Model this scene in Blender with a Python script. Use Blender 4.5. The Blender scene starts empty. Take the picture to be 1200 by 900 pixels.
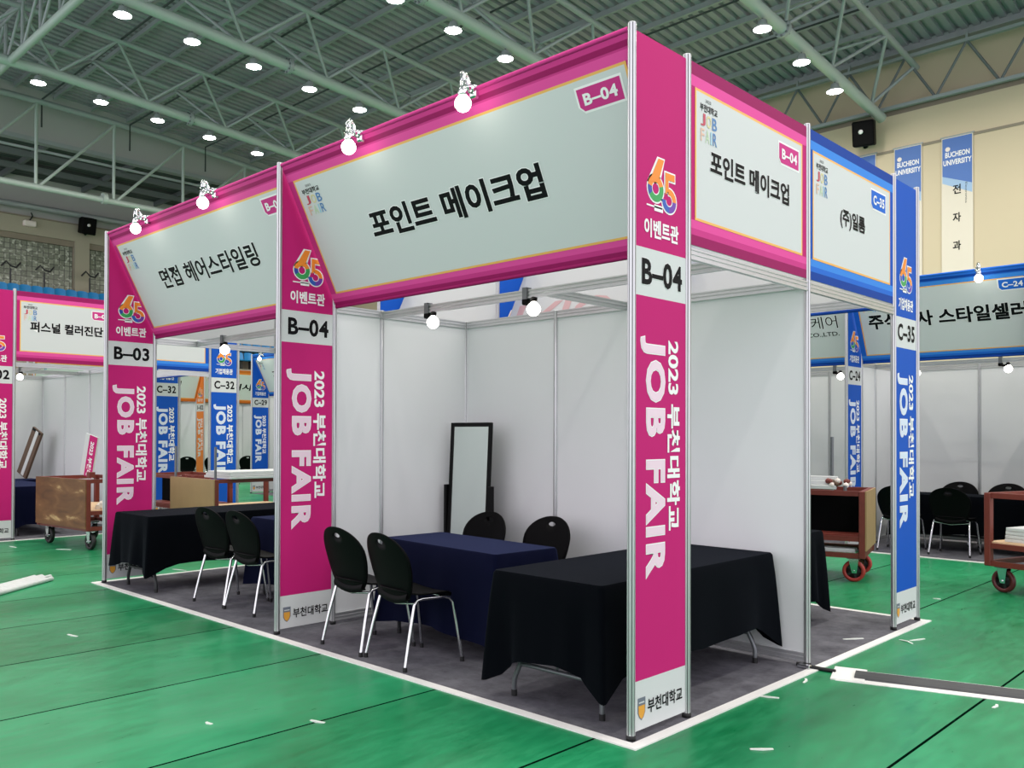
import bpy, math, random
from mathutils import Vector, Matrix
random.seed(7)
SC = bpy.context.scene
COL = SC.collection
PI = math.pi

# ------------------------------------------------------------------ camera, world, exposure
cam_d = bpy.data.cameras.new('camera')
cam = bpy.data.objects.new('camera', cam_d); COL.objects.link(cam)
yaw, pitch, roll = -0.78059, 0.01013, 0.00358
fw = Vector((math.sin(yaw)*math.cos(pitch), math.cos(yaw)*math.cos(pitch), math.sin(pitch)))
rt = Vector((math.cos(yaw), -math.sin(yaw), 0)); up = rt.cross(fw)
r2 = rt*math.cos(roll)+up*math.sin(roll); u2 = -rt*math.sin(roll)+up*math.cos(roll)
m = Matrix((r2, u2, -fw)).transposed().to_4x4(); m.translation = Vector((2.48281, -3.52562, 1.48187))
cam.matrix_world = m
cam_d.sensor_fit = 'HORIZONTAL'; cam_d.sensor_width = 36.0
cam_d.lens = 1023.437/1200*36.0
cam_d.shift_x = (600-567.423)/1200; cam_d.shift_y = (499.925-450)/1200
cam_d.clip_start = 0.05; cam_d.clip_end = 200
SC.camera = cam
w = bpy.data.worlds.new('ambient_fill'); SC.world = w; w.use_nodes = True
w.node_tree.nodes['Background'].inputs[0].default_value = (1.0, 0.94, 1.02, 1)  # added ambient fill through the unbuilt sides, tinted against the green floor bounce
w.node_tree.nodes['Background'].inputs[1].default_value = 1.75
SC.view_settings.view_transform = 'Standard'; SC.view_settings.look = 'None'
SC.view_settings.gamma = 1; SC.view_settings.use_curve_mapping = False
SC.view_settings.exposure = 0.0
SC.cycles.use_denoising = True
SC.cycles.max_bounces = 8
SC.cycles.sample_clamp_indirect = 6
BAY_W, BULB_W = 215.0, 10.0

# ------------------------------------------------------------------ materials
def lin(h):
    if isinstance(h, str):
        c = [int(h[i:i+2], 16)/255 for i in (0, 2, 4)]
        return tuple(((x+0.055)/1.055)**2.4 if x > 0.04045 else x/12.92 for x in c)
    return h
MATS = {}
def mat(name, col, rough=0.5, metal=0.0, noise=0.0, scale=8.0, bump=0.0, emit=0.0, bscale=None, spec=0.5, trans=0.0):
    mt = bpy.data.materials.new(name); mt.use_nodes = True; nt = mt.node_tree
    b = nt.nodes['Principled BSDF']; c = lin(col)
    b.inputs['Base Color'].default_value = (*c, 1); b.inputs['Roughness'].default_value = rough
    b.inputs['Metallic'].default_value = metal; b.inputs['Specular IOR Level'].default_value = spec
    if emit:
        b.inputs['Emission Color'].default_value = (*c, 1); b.inputs['Emission Strength'].default_value = emit
    if noise or bump:
        tc = nt.nodes.new('ShaderNodeTexCoord'); nz = nt.nodes.new('ShaderNodeTexNoise')
        nz.inputs['Scale'].default_value = scale; nz.inputs['Detail'].default_value = 5
        nt.links.new(tc.outputs['Object'], nz.inputs['Vector'])
        if noise:
            mx = nt.nodes.new('ShaderNodeMix'); mx.data_type = 'RGBA'
            nt.links.new(nz.outputs['Fac'], mx.inputs[0])
            mx.inputs[6].default_value = (*[x*(1-noise) for x in c], 1)
            mx.inputs[7].default_value = (*[min(1, x*(1+noise)) for x in c], 1)
            nt.links.new(mx.outputs[2], b.inputs['Base Color'])
        if bump:
            n2 = nz
            if bscale:
                n2 = nt.nodes.new('ShaderNodeTexNoise'); n2.inputs['Scale'].default_value = bscale
                nt.links.new(tc.outputs['Object'], n2.inputs['Vector'])
            bp = nt.nodes.new('ShaderNodeBump'); bp.inputs['Strength'].default_value = bump
            bp.inputs['Distance'].default_value = 0.02
            nt.links.new(n2.outputs['Fac'], bp.inputs['Height']); nt.links.new(bp.outputs[0], b.inputs['Normal'])
    MATS[name] = mt
    return mt
PR = dict(rough=.6, spec=.15)
mat('pink', 'BE2070', noise=.03, scale=3, **PR)
mat('pink_light', 'E04F9C', **PR); mat('pink_mid', 'C93A86', **PR); mat('pink_dark', '97195C', **PR)
mat('blue', '1253B8', noise=.03, scale=3, **PR)
mat('blue_light', '3B86DE', **PR); mat('blue_mid', '2468CC', **PR); mat('blue_dark', '0A3F98', **PR)
mat('orange', 'E5813A', **PR); mat('orange_dark', 'CC6A28', **PR)
mat('white_print', 'CDD1D1', 0.6); mat('white_fabric', 'B4B7B8', 0.7, noise=.02, scale=2, spec=.15)
mat('white_bright', 'F0F0F0', 0.6)
mat('gold_line', 'EDB25C', 0.5); mat('ink', '07080B', **PR); mat('ink_soft', '3C4046', **PR); mat('ghost_ink', '84888A', 0.6)
mat('ghost_red', 'B08E90', 0.6)
mat('letter_fill', 'E9CFDE', 0.55); mat('letter_fill_blue', 'D5DFF0', 0.55)
mat('logo_red', 'C0455A', .5); mat('logo_yellow', 'D8CF9A', .5); mat('logo_cyan', '9CC9DC', .5); mat('logo_blue', '4F7FB6', .5)
mat('logo_peach', 'DDB8A4', .5); mat('logo_green', 'BFD6B4', .5)
mat('six_orange', 'F08A24', .5); mat('six_green', '2F9E52', .5); mat('six_blue', '2358B4', .5); mat('six_purple', '6A3AA8', .5); mat('six_navy', '28429A', .5)
mat('crest_gold', 'E0A03C', .45); mat('crest_grey', '6E7682', .5)
mat('aluminium', 'C4C6C8', 0.32, 0.75, noise=.04, scale=20); mat('groove_shade', '3E4144', 0.5, 0.4)
mat('panel', 'CFD2D4', 0.55, noise=.025, scale=2.5, bump=.04)
mat('black_plastic', '030304', 0.55, bump=.04, scale=250, spec=.08); mat('foot_black', '101113', .6)
mat('chrome', 'DADCDE', 0.12, 1.0); mat('chrome_leg', 'D6D8DA', 0.2, 1.0)
mat('grey_tube', '6E7276', 0.35, 0.5); mat('dark_tube', '2B2D30', .4, .3)
mat('cloth_black', '04060A', 0.95, noise=.15, scale=6, bump=.15, bscale=400, spec=.04)
mat('cloth_navy', '070A20', 0.95, noise=.12, scale=6, bump=.15, bscale=400, spec=.05)
mat('bulb', 'FFFAF0', emit=BULB_W); mat('bay', 'FFF8EE', emit=BAY_W)
mat('black_frame', '050506', 0.45, spec=.15); 
mr = mat('mirror_glass', 'DFE8E4', 0.03, 1.0)
mat('tape', 'E8E8E4', 0.5, noise=.03, scale=30); mat('scrap', 'DDE4DC', .6)
mat('steel', 'A4ACAE', 0.45, 0.15, noise=.05, scale=3); mat('steel_dark', '737A7C', .5, .1)
mat('pipe_dark', '333C3B', .5); mat('steel_light', 'B4C2BC', .45, .1)
mat('deck', 'AAA8B0', 0.5, 0.1, noise=.05, scale=1.5); mat('deck_low', '4C5453', .6, noise=.05, scale=1)
mat('beige_wall', 'CBBEA2', .75, noise=.02, scale=.6); mat('beige_dark', '8C8474', .8); mat('grey_wall', 'B4B6B4', .8, noise=.03, scale=1)
mat('beige_left', 'A9A592', .8, noise=.03, scale=1)
mat('seat_blue', '1E86C8', .35); mat('seat_teal', '1E90A4', .35)
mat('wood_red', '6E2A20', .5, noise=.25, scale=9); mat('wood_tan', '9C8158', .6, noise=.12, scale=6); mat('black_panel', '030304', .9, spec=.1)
mat('wood_pale', 'D8B892', .6, noise=.1, scale=10)
mat('tyre_red', 'A8322C', .45); mat('tyre_dark', '191919', .6); mat('hub_maroon', '5A1F22', .4)
mat('vest_white', 'ECE4DC', .8); mat('frame_brown', '5B4433', .5); mat('mat_dark', '3F4143', .75, noise=.1, scale=12)
mat('ban_blue', '4C72B8', .6); mat('ban_sky', '9AB8D8', .6); mat('ban_white', 'DAD3C4', .6); mat('speaker_black', '050506', .6, spec=.1)
def worn_board():
    mt = mat('worn_board', '7A5230', .65); nt = mt.node_tree; b = nt.nodes['Principled BSDF']
    tc = nt.nodes.new('ShaderNodeTexCoord'); mp = nt.nodes.new('ShaderNodeMapping'); mp.inputs['Scale'].default_value = (2.2, 4, 7)
    nt.links.new(tc.outputs['Object'], mp.inputs[0])
    n = nt.nodes.new('ShaderNodeTexNoise'); n.inputs['Scale'].default_value = 1.0; n.inputs['Detail'].default_value = 6; n.inputs['Distortion'].default_value = .6
    nt.links.new(mp.outputs[0], n.inputs['Vector'])
    cr = nt.nodes.new('ShaderNodeValToRGB'); e = cr.color_ramp.elements
    e[0].position = .3; e[0].color = (*lin('56361C'), 1); e[1].position = .69; e[1].color = (*lin('C2A070'), 1)
    e2 = cr.color_ramp.elements.new(.5); e2.color = (*lin('6E4826'), 1); e3 = cr.color_ramp.elements.new(.6); e3.color = (*lin('7C5430'), 1)
    nt.links.new(n.outputs['Fac'], cr.inputs[0]); nt.links.new(cr.outputs[0], b.inputs['Base Color'])
worn_board()
def floor_mat():
    mt = mat('green_mat', '2F8A5E', .34, spec=.35); nt = mt.node_tree; b = nt.nodes['Principled BSDF']; L = nt.links.new
    tc = nt.nodes.new('ShaderNodeTexCoord'); sx = nt.nodes.new('ShaderNodeSeparateXYZ'); L(tc.outputs['Object'], sx.inputs[0])
    def mth(op, a, bb=None):
        n = nt.nodes.new('ShaderNodeMath'); n.operation = op
        for i, v in enumerate((a, bb)):
            if v is None: continue
            if isinstance(v, (int, float)): n.inputs[i].default_value = v
            else: L(v, n.inputs[i])
        return n.outputs[0]
    P = 1.16
    s = mth('DIVIDE', mth('ADD', sx.outputs[0], .15+P*60), P)
    fr = mth('FRACT', s); idx = mth('FLOOR', s)
    seam = mth('LESS_THAN', mth('ABSOLUTE', mth('SUBTRACT', mth('FRACT', mth('ADD', s, .5)), .5)), .0065)
    wn = nt.nodes.new('ShaderNodeTexWhiteNoise'); wn.noise_dimensions = '1D'; L(idx, wn.inputs['W'])
    mp = nt.nodes.new('ShaderNodeMapping'); mp.inputs['Scale'].default_value = (1.3, .35, 1); L(tc.outputs['Object'], mp.inputs[0])
    n1 = nt.nodes.new('ShaderNodeTexNoise'); n1.inputs['Scale'].default_value = 1.1; n1.inputs['Detail'].default_value = 7; n1.inputs['Roughness'].default_value = .6; L(mp.outputs[0], n1.inputs['Vector'])
    mp2 = nt.nodes.new('ShaderNodeMapping'); mp2.inputs['Scale'].default_value = (9, 2.5, 1); mp2.inputs['Rotation'].default_value = (0, 0, .5); L(tc.outputs['Object'], mp2.inputs[0])
    n2 = nt.nodes.new('ShaderNodeTexNoise'); n2.inputs['Scale'].default_value = 1.6; n2.inputs['Detail'].default_value = 8; n2.inputs['Roughness'].default_value = .7; L(mp2.outputs[0], n2.inputs['Vector'])
    mix = mth('ADD', mth('MULTIPLY', n1.outputs['Fac'], .6), mth('ADD', mth('MULTIPLY', n2.outputs['Fac'], .35), mth('MULTIPLY', wn.outputs['Value'], .12)))
    cr = nt.nodes.new('ShaderNodeValToRGB'); e = cr.color_ramp.elements
    e[0].position = .36; e[0].color = (*lin('066A3C'), 1); e[1].position = .72; e[1].color = (*lin('2FA06C'), 1)
    L(mix, cr.inputs[0])
    mx = nt.nodes.new('ShaderNodeMix'); mx.data_type = 'RGBA'; L(seam, mx.inputs[0]); L(cr.outputs[0], mx.inputs[6]); mx.inputs[7].default_value = (*lin('03140C'), 1)
    L(mx.outputs[2], b.inputs['Base Color'])
    L(mth('MULTIPLY', mth('SUBTRACT', 1.0, seam), .24), b.inputs['Specular IOR Level'])
    rr = nt.nodes.new('ShaderNodeMapRange'); L(n2.outputs['Fac'], rr.inputs[0]); rr.inputs[1].default_value = .3; rr.inputs[2].default_value = .7
    rr.inputs[3].default_value = .26; rr.inputs[4].default_value = .46; L(rr.outputs[0], b.inputs['Roughness'])
    bp = nt.nodes.new('ShaderNodeBump'); bp.inputs['Strength'].default_value = .06; bp.inputs['Distance'].default_value = .02
    L(n1.outputs['Fac'], bp.inputs['Height']); L(bp.outputs[0], b.inputs['Normal'])
floor_mat()
def carpet_mat():
    mt = mat('carpet', '4A4A4E', .95, spec=.15); nt = mt.node_tree; b = nt.nodes['Principled BSDF']; L = nt.links.new
    tc = nt.nodes.new('ShaderNodeTexCoord')
    n = nt.nodes.new('ShaderNodeTexNoise'); n.inputs['Scale'].default_value = 3.5; n.inputs['Detail'].default_value = 8; n.inputs['Roughness'].default_value = .75; L(tc.outputs['Object'], n.inputs['Vector'])
    n2 = nt.nodes.new('ShaderNodeTexNoise'); n2.inputs['Scale'].default_value = 260; L(tc.outputs['Object'], n2.inputs['Vector'])
    cr = nt.nodes.new('ShaderNodeValToRGB'); e = cr.color_ramp.elements
    e[0].position = .3; e[0].color = (*lin('46464C'), 1); e[1].position = .72; e[1].color = (*lin('75757C'), 1); L(n.outputs['Fac'], cr.inputs[0])
    L(cr.outputs[0], b.inputs['Base Color'])
    bp = nt.nodes.new('ShaderNodeBump'); bp.inputs['Strength'].default_value = .5; bp.inputs['Distance'].default_value = .004
    L(n2.outputs['Fac'], bp.inputs['Height']); L(bp.outputs[0], b.inputs['Normal'])
carpet_mat()
def glass_block():
    mt = mat('glass_block', '5E6B62', .25); nt = mt.node_tree; b = nt.nodes['Principled BSDF']; L = nt.links.new
    tc = nt.nodes.new('ShaderNodeTexCoord'); mp = nt.nodes.new('ShaderNodeMapping')
    mp.inputs['Rotation'].default_value = (0, 0, 0); L(tc.outputs['Object'], mp.inputs[0])
    sx = nt.nodes.new('ShaderNodeSeparateXYZ'); L(mp.outputs[0], sx.inputs[0])
    cx = nt.nodes.new('ShaderNodeCombineXYZ'); L(sx.outputs[1], cx.inputs[0]); L(sx.outputs[2], cx.inputs[1])
    br = nt.nodes.new('ShaderNodeTexBrick'); br.offset = 0; br.inputs['Scale'].default_value = 1; br.inputs['Brick Width'].default_value = .2; br.inputs['Row Height'].default_value = .2
    br.inputs['Mortar Size'].default_value = .014; br.inputs['Color1'].default_value = (*lin('6A7262'), 1); br.inputs['Color2'].default_value = (*lin('8E9684'), 1); br.inputs['Mortar'].default_value = (*lin('474C44'), 1)
    L(cx.outputs[0], br.inputs['Vector'])
    n = nt.nodes.new('ShaderNodeTexNoise'); n.inputs['Scale'].default_value = 7; n.inputs['Detail'].default_value = 3; L(cx.outputs[0], n.inputs['Vector'])
    cr = nt.nodes.new('ShaderNodeValToRGB'); e = cr.color_ramp.elements; e[0].position = .55; e[0].color = (0, 0, 0, 1); e[1].position = .68; e[1].color = (1, 1, 1, 1); L(n.outputs['Fac'], cr.inputs[0])
    mx = nt.nodes.new('ShaderNodeMix'); mx.data_type = 'RGBA'; L(cr.outputs[0], mx.inputs[0]); L(br.outputs['Color'], mx.inputs[6]); mx.inputs[7].default_value = (*lin('C4CBBC'), 1)  # pale noise patches paint highlights into the glass colour
    L(mx.outputs[2], b.inputs['Base Color'])
    bp = nt.nodes.new('ShaderNodeBump'); bp.inputs['Strength'].default_value = .6; L(n.outputs['Fac'], bp.inputs['Height']); L(bp.outputs[0], b.inputs['Normal'])
glass_block()

for nm, wt, tint in (('cloth_navy', .16, (.25, .33, .75, 1)), ('cloth_black', .035, (.45, .55, .75, 1))):
    b = MATS[nm].node_tree.nodes['Principled BSDF']; b.inputs['Sheen Weight'].default_value = wt; b.inputs['Sheen Roughness'].default_value = .45; b.inputs['Sheen Tint'].default_value = tint
# ------------------------------------------------------------------ mesh builder
class G:
    def __init__(s): s.v = []; s.f = []; s.mi = []; s.sm = []; s.mats = []
    def m(s, name):
        if name not in s.mats: s.mats.append(name)
        return s.mats.index(name)
    def add(s, vs, fs, mt, smooth=False, M=None):
        o = len(s.v); k = s.m(mt)
        for p in vs:
            p = Vector(p); s.v.append(M @ p if M is not None else p)
        for f in fs: s.f.append([i+o for i in f]); s.mi.append(k); s.sm.append(smooth)
        return s
    def box(s, x0, x1, y0, y1, z0, z1, mt, M=None, ch=0.0):
        if ch <= 0:
            vs = [(x, y, z) for z in (z0, z1) for y in (y0, y1) for x in (x0, x1)]
            fs = [(0, 2, 3, 1), (4, 5, 7, 6), (0, 1, 5, 4), (2, 6, 7, 3), (0, 4, 6, 2), (1, 3, 7, 5)]
            return s.add(vs, fs, mt, M=M)
        c = min(ch, (x1-x0)/2.01, (y1-y0)/2.01, (z1-z0)/2.01)
        def ring(z, i): return [(x0+i, y0, z), (x1-i, y0, z), (x1, y0+i, z), (x1, y1-i, z), (x1-i, y1, z), (x0+i, y1, z), (x0, y1-i, z), (x0, y0+i, z)]
        def inset(z): return [(x0+c, y0+c, z), (x1-c, y0+c, z), (x1-c, y0+c, z), (x1-c, y1-c, z), (x1-c, y1-c, z), (x0+c, y1-c, z), (x0+c, y1-c, z), (x0+c, y0+c, z)]
        vs = inset(z0)+ring(z0+c, c)+ring(z1-c, c)+inset(z1)
        fs = [(0, 5, 3, 1)[::1], (24, 25, 27, 29)]
        for k in range(3):
            for i in range(8):
                j = (i+1) % 8; fs.append((k*8+i, k*8+j, k*8+8+j, k*8+8+i))
        return s.add(vs, fs, mt, M=M)
    def tube(s, pts, r, mt, seg=8, smooth=True, M=None, caps=True):
        pts = [Vector(p) for p in pts]; n = len(pts); vs = []; fs = []
        rs = r if isinstance(r, (list, tuple)) else [r]*n
        T = [(pts[min(i+1, n-1)]-pts[max(i-1, 0)]).normalized() for i in range(n)]
        a = Vector((0, 0, 1)) if abs(T[0].z) < .9 else Vector((1, 0, 0))
        N = (a-T[0]*a.dot(T[0])).normalized()
        for i in range(n):
            N = (N-T[i]*N.dot(T[i])).normalized(); B = T[i].cross(N)
            for k in range(seg):
                t = 2*PI*k/seg; vs.append(pts[i]+(N*math.cos(t)+B*math.sin(t))*rs[i])
        for i in range(n-1):
            for k in range(seg):
                k2 = (k+1) % seg; fs.append((i*seg+k, i*seg+k2, (i+1)*seg+k2, (i+1)*seg+k))
        s.add(vs, fs, mt, smooth, M)
        if caps:
            s.add(vs[:seg], [tuple(range(seg))[::-1]], mt, False, M); s.add(vs[-seg:], [tuple(range(seg))], mt, False, M)
        return s
    def lathe(s, prof, mt, seg=20, M=None, smooth=True):
        vs = []; fs = []
        for r, z in prof:
            for k in range(seg):
                t = 2*PI*k/seg; vs.append((r*math.cos(t), r*math.sin(t), z))
        for i in range(len(prof)-1):
            for k in range(seg):
                k2 = (k+1) % seg; fs.append((i*seg+k, i*seg+k2, (i+1)*seg+k2, (i+1)*seg+k))
        return s.add(vs, fs, mt, smooth, M)
    def extr(s, prof, p0, p1, mt, upv=(0, 0, 1), smooth=False):
        p0 = Vector(p0); p1 = Vector(p1); T = (p1-p0).normalized(); U = Vector(upv)
        if abs(T.dot(U)) > .95: U = Vector((0, 1, 0))
        S = T.cross(U).normalized(); U = S.cross(T); n = len(prof)
        vs = [p+S*a+U*b for p in (p0, p1) for a, b in prof]
        fs = [(i, (i+1) % n, n+(i+1) % n, n+i) for i in range(n)]+[tuple(range(n))[::-1], tuple(range(n, 2*n))]
        return s.add(vs, fs, mt, smooth)
    def obj(s, name, parent=None, world=False, kind=None):
        me = bpy.data.meshes.new(name)
        off = parent.location if (parent is not None and world) else Vector((0, 0, 0))
        me.from_pydata([tuple(p-off) for p in s.v], [], s.f)
        for n in s.mats: me.materials.append(MATS[n])
        me.polygons.foreach_set('material_index', s.mi); me.polygons.foreach_set('use_smooth', s.sm); me.update()
        o = bpy.data.objects.new(name, me); COL.objects.link(o)
        if parent is not None: o.parent = parent
        if kind: o['kind'] = kind
        return o
def tag(o, label, cat, group=None):
    o['label'] = label; o['category'] = cat
    if group: o['group'] = group
    return o
def thing(name, label, cat, loc=(0, 0, 0), rz=0.0, group=None):
    o = bpy.data.objects.new(name, None); o.empty_display_size = .1; COL.objects.link(o)
    o.location = loc; o.rotation_euler = (0, 0, rz)
    return tag(o, label, cat, group)
def dup(root, loc, rz, label, group=None):
    kids = {}
    for o in list(COL.objects):
        if o.parent: kids.setdefault(o.parent, []).append(o)
    def rec(o, par):
        c = o.copy(); COL.objects.link(c); c.parent = par
        for k in kids.get(o, []): rec(k, c)
        return c
    c = rec(root, None); c.location = loc; c.rotation_euler = (0, 0, rz); c['label'] = label
    if group: c['group'] = group
    return c
def Mx(loc=(0, 0, 0), rz=0, rx=0, ry=0):
    return Matrix.Translation(Vector(loc)) @ Matrix.Rotation(rz, 4, 'Z') @ Matrix.Rotation(ry, 4, 'Y') @ Matrix.Rotation(rx, 4, 'X')
ORD = ['first', 'second', 'third', 'fourth', 'fifth', 'sixth', 'seventh', 'eighth', 'ninth', 'tenth', 'eleventh', 'twelfth', 'thirteenth', 'fourteenth', 'fifteenth']

# ------------------------------------------------------------------ lettering
_TC = {}
def glyphs(body, off=0.0, res=3, sp=1.0):
    k = (body, off, res, sp)
    if k in _TC: return _TC[k]
    c = bpy.data.curves.new('lettering', 'FONT'); c.body = body; c.offset = off; c.resolution_u = res; c.fill_mode = 'FRONT'; c.space_character = sp
    o = bpy.data.objects.new('lettering', c); COL.objects.link(o); bpy.context.view_layer.update()
    me = bpy.data.meshes.new_from_object(o.evaluated_get(bpy.context.evaluated_depsgraph_get()))
    vs = [(p.co.x, p.co.y) for p in me.vertices]; fs = [tuple(p.vertices) for p in me.polygons]
    bpy.data.objects.remove(o); bpy.data.curves.remove(c); bpy.data.meshes.remove(me)
    xs = [a for a, b in vs]; ys = [b for a, b in vs]
    _TC[k] = (vs, fs, (min(xs), min(ys), max(xs), max(ys)))
    return _TC[k]
class Sheet:                     # a printed face: origin, right and up directions in the face, outward normal
    def __init__(s, g, O, U, V, N=None):
        s.g = g; s.O = Vector(O); s.U = Vector(U).normalized(); s.V = Vector(V).normalized()
        s.N = Vector(N).normalized() if N is not None else s.U.cross(s.V)
    def P(s, a, b, l): return s.O+s.U*a+s.V*b+s.N*(0.0011*l)
    def poly(s, pts, mt, l=1): s.g.add([s.P(a, b, l) for a, b in pts], [tuple(range(len(pts)))], mt)
    def rect(s, a0, b0, a1, b1, mt, l=1): s.poly([(a0, b0), (a1, b0), (a1, b1), (a0, b1)], mt, l)
    def frame(s, a0, b0, a1, b1, t, mt, l=1):
        s.rect(a0-t, b0-t, a1+t, b0, mt, l); s.rect(a0-t, b1, a1+t, b1+t, mt, l); s.rect(a0-t, b0, a0, b1, mt, l); s.rect(a1, b0, a1+t, b1, mt, l)
    def text(s, body, a0, b0, a1, b1, mt, l=2, off=.02, outline=None, om='white_bright', vert=False, mirror=False, sp=1.0):
        body = body.replace('-', '\u2013')
        vs, fs, (x0, y0, x1, y1) = glyphs(body, off, 3, sp)
        W, H = (a1-a0, b1-b0)
        def place(vs, l, mt):
            out = []
            for x, y in vs:
                u = (x-x0)/(x1-x0); v = (y-y0)/(y1-y0)
                if mirror: u = 1-u
                out.append(s.P(a0+v*W, b1-u*H, l) if vert else s.P(a0+u*W, b0+v*H, l))
            s.g.add(out, fs2, mt)
        if outline:
            vo, fs2, _ = glyphs(body, off+outline, 3, sp); place(vo, l, om)
        fs2 = fs; place(vs, l+1, mt)
    def ring(s, cx, cy, r0, r1, t0, t1, mt, l, ay=1.0, n=10):
        for k in range(n):
            a = math.radians(t0+(t1-t0)*k/n); b = math.radians(t0+(t1-t0)*(k+1)/n)
            s.poly([(cx+r*math.cos(t), cy+r*math.sin(t)*ay) for r, t in ((r0, a), (r1, a), (r1, b), (r0, b))], mt, l)
    def sixtyfive(s, a0, b0, a1, b1, l=2):
        W = a1-a0; H = b1-b0
        def X(u): return a0+u*W
        def Y(v): return b0+v*H
        r = .27*W; cx, cy = X(.27), Y(.42)
        c5x, c5y, r5 = X(.74), Y(.27), .25*W; e = .022*W+.003
        ay = .25*H/r
        s.ring(cx, cy, r*.45-e*.4, r+e, 0, 360, 'white_bright', l, ay, 20); s.ring(c5x, c5y, r5*.45-e*.4, r5+e, -180, 110, 'white_bright', l, ay, 20)
        st = [(X(.04), Y(.5)), (X(.36), Y(1)), (X(.55), Y(1)), (X(.40), Y(.66)), (X(.3), Y(.58))]
        s.poly([(X(.01)-e, Y(.5)), (X(.34)-e*.4, Y(1)+e), (X(.56)+e, Y(1)+e), (X(.43)+e, Y(.66)), (X(.3), Y(.52))], 'white_bright', l)
        s.ring(cx, cy, r*.48, r, 20, 170, 'six_orange', l+1, ay); s.poly(st, 'six_orange', l+2)
        s.ring(cx, cy, r*.48, r, 170, 215, 'six_navy', l+1, ay); s.ring(cx, cy, r*.48, r, 215, 380, 'six_green', l+1, ay)
        q = [(X(.6), Y(.36)), (X(.6), Y(.79)), (X(.93), Y(.79)), (X(.93), Y(.66)), (X(.71), Y(.66)), (X(.71), Y(.46))]
        s.poly([(X(.6)-e, Y(.4)), (X(.6)-e, Y(.79)+e), (X(.93)+e, Y(.79)+e), (X(.93)+e, Y(.66)-e), (X(.73), Y(.66)-e), (X(.73), Y(.4))], 'white_bright', l)
        s.ring(c5x, c5y, r5*.48, r5, 0, 100, 'six_orange', l+1, ay); s.poly(q, 'six_orange', l+2)
        s.ring(c5x, c5y, r5*.48, r5, -90, 0, 'six_purple', l+1, ay); s.ring(c5x, c5y, r5*.48, r5, -180, -90, 'six_blue', l+1, ay)
        s.rect(X(-.04), Y(.06), X(.5), Y(.09), 'white_bright', l+1); s.rect(X(.22), Y(.0), X(.52), Y(.12), 'white_bright', l+1)
    def fair_logo(s, a0, b0, a1, b1, l=2):
        H = b1-b0; W = a1-a0
        s.text('2023', a0+.3*W, b0+.93*H, a0+.62*W, b1, 'ink_soft', l, 0.0)
        s.text('부천대학교', a0, b0+.70*H, a1, b0+.88*H, 'ink', l, .02)
        for row, (w_, y0, y1) in enumerate((('JOB', .36, .65), ('FAIR', 0, .30))):
            cols = ('logo_red', 'logo_yellow', 'logo_blue') if row == 0 else ('logo_peach', 'logo_green', 'logo_cyan', 'logo_blue')
            ws = [1]*3 if row == 0 else [1, 1.1, .5, 1.1]; t = sum(ws); x = 0
            for ch, c, q in zip(w_, cols, ws):
                s.text(ch, a0+W*(x/t+.03), b0+y0*H, a0+W*((x+q)/t-.03), b0+y1*H, c, l, .015); x += q
    def crest(s, a0, b0, a1, b1, l=2):
        W = a1-a0; H = b1-b0
        def shield(i, mt, ll, top=1.0):
            pts = [(a0+i, b0+.35*H), (a0+.2*W+i*.6, b0+.14*H+i*.5), (a0+.5*W, b0+i), (a0+.8*W-i*.6, b0+.14*H+i*.5), (a1-i, b0+.35*H), (a1-i, b0+top*H-i), (a0+i, b0+top*H-i)]
            s.poly(pts, mt, ll)
        shield(0, 'crest_grey', l); shield(.1*W, 'crest_gold', l+1, .72)
        s.rect(a0+.15*W, b0+.76*H, a1-.15*W, b0+.82*H, 'white_print', l+1)

PINK = dict(c='pink', l='pink_light', m='pink_mid', d='pink_dark', fill='letter_fill', hall='이벤트관')
BLUE = dict(c='blue', l='blue_light', m='blue_mid', d='blue_dark', fill='letter_fill_blue', hall='기업채용관')
ORANGE = dict(c='orange', l='orange', m='orange_dark', d='orange_dark', fill='white_print', hall='공공기관')
def pillar_art(sh, th, code, W=.5):
    e = .022
    sh.rect(e, .282, W-e, 2.177, th['c']); sh.rect(e, 2.417, W-e, 3.475, th['c'])
    sh.rect(e, .04, W-e, .282, 'white_print'); sh.rect(e, 2.177, W-e, 2.417, 'white_print')
    sh.sixtyfive(.125, 2.615, .385, 2.885)
    sh.text(th['hall'], .095, 2.475, .405, 2.57, 'white_bright', 2, .03)
    sh.text(code, .075, 2.232, .44, 2.366, 'ink', 2, .035, .015, sp=1.1)
    sh.text('JOB FAIR', .069, .781, .283, 1.974, th['fill'], 2, .03, .02, vert=True, sp=1.16)
    sh.text('2023 부천대학교', .303, .998, .421, 1.972, 'white_bright', 2, .03, vert=True)
    sh.crest(.047, .085, .113, .197)
    sh.text('부천대학교', .133, .108, .447, .18, 'ink', 2, .02)
def tag_art(sh, a0, b0, a1, b1, th, code, l=2):
    c = .22*(b1-b0)
    def p(i): return [(a0-i, b1+i), (a0-i, b0+c), (a0+c, b0-i), (a1+i, b0-i), (a1+i, b1+i)]
    sh.poly(p(.012), 'white_bright', l); sh.poly(p(0), th['m'], l+1)
    sh.text(code, a0+.12*(a1-a0), b0+.22*(b1-b0), a0+.9*(a1-a0), b0+.76*(b1-b0), 'white_bright', l+2, .035, sp=1.1)
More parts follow.
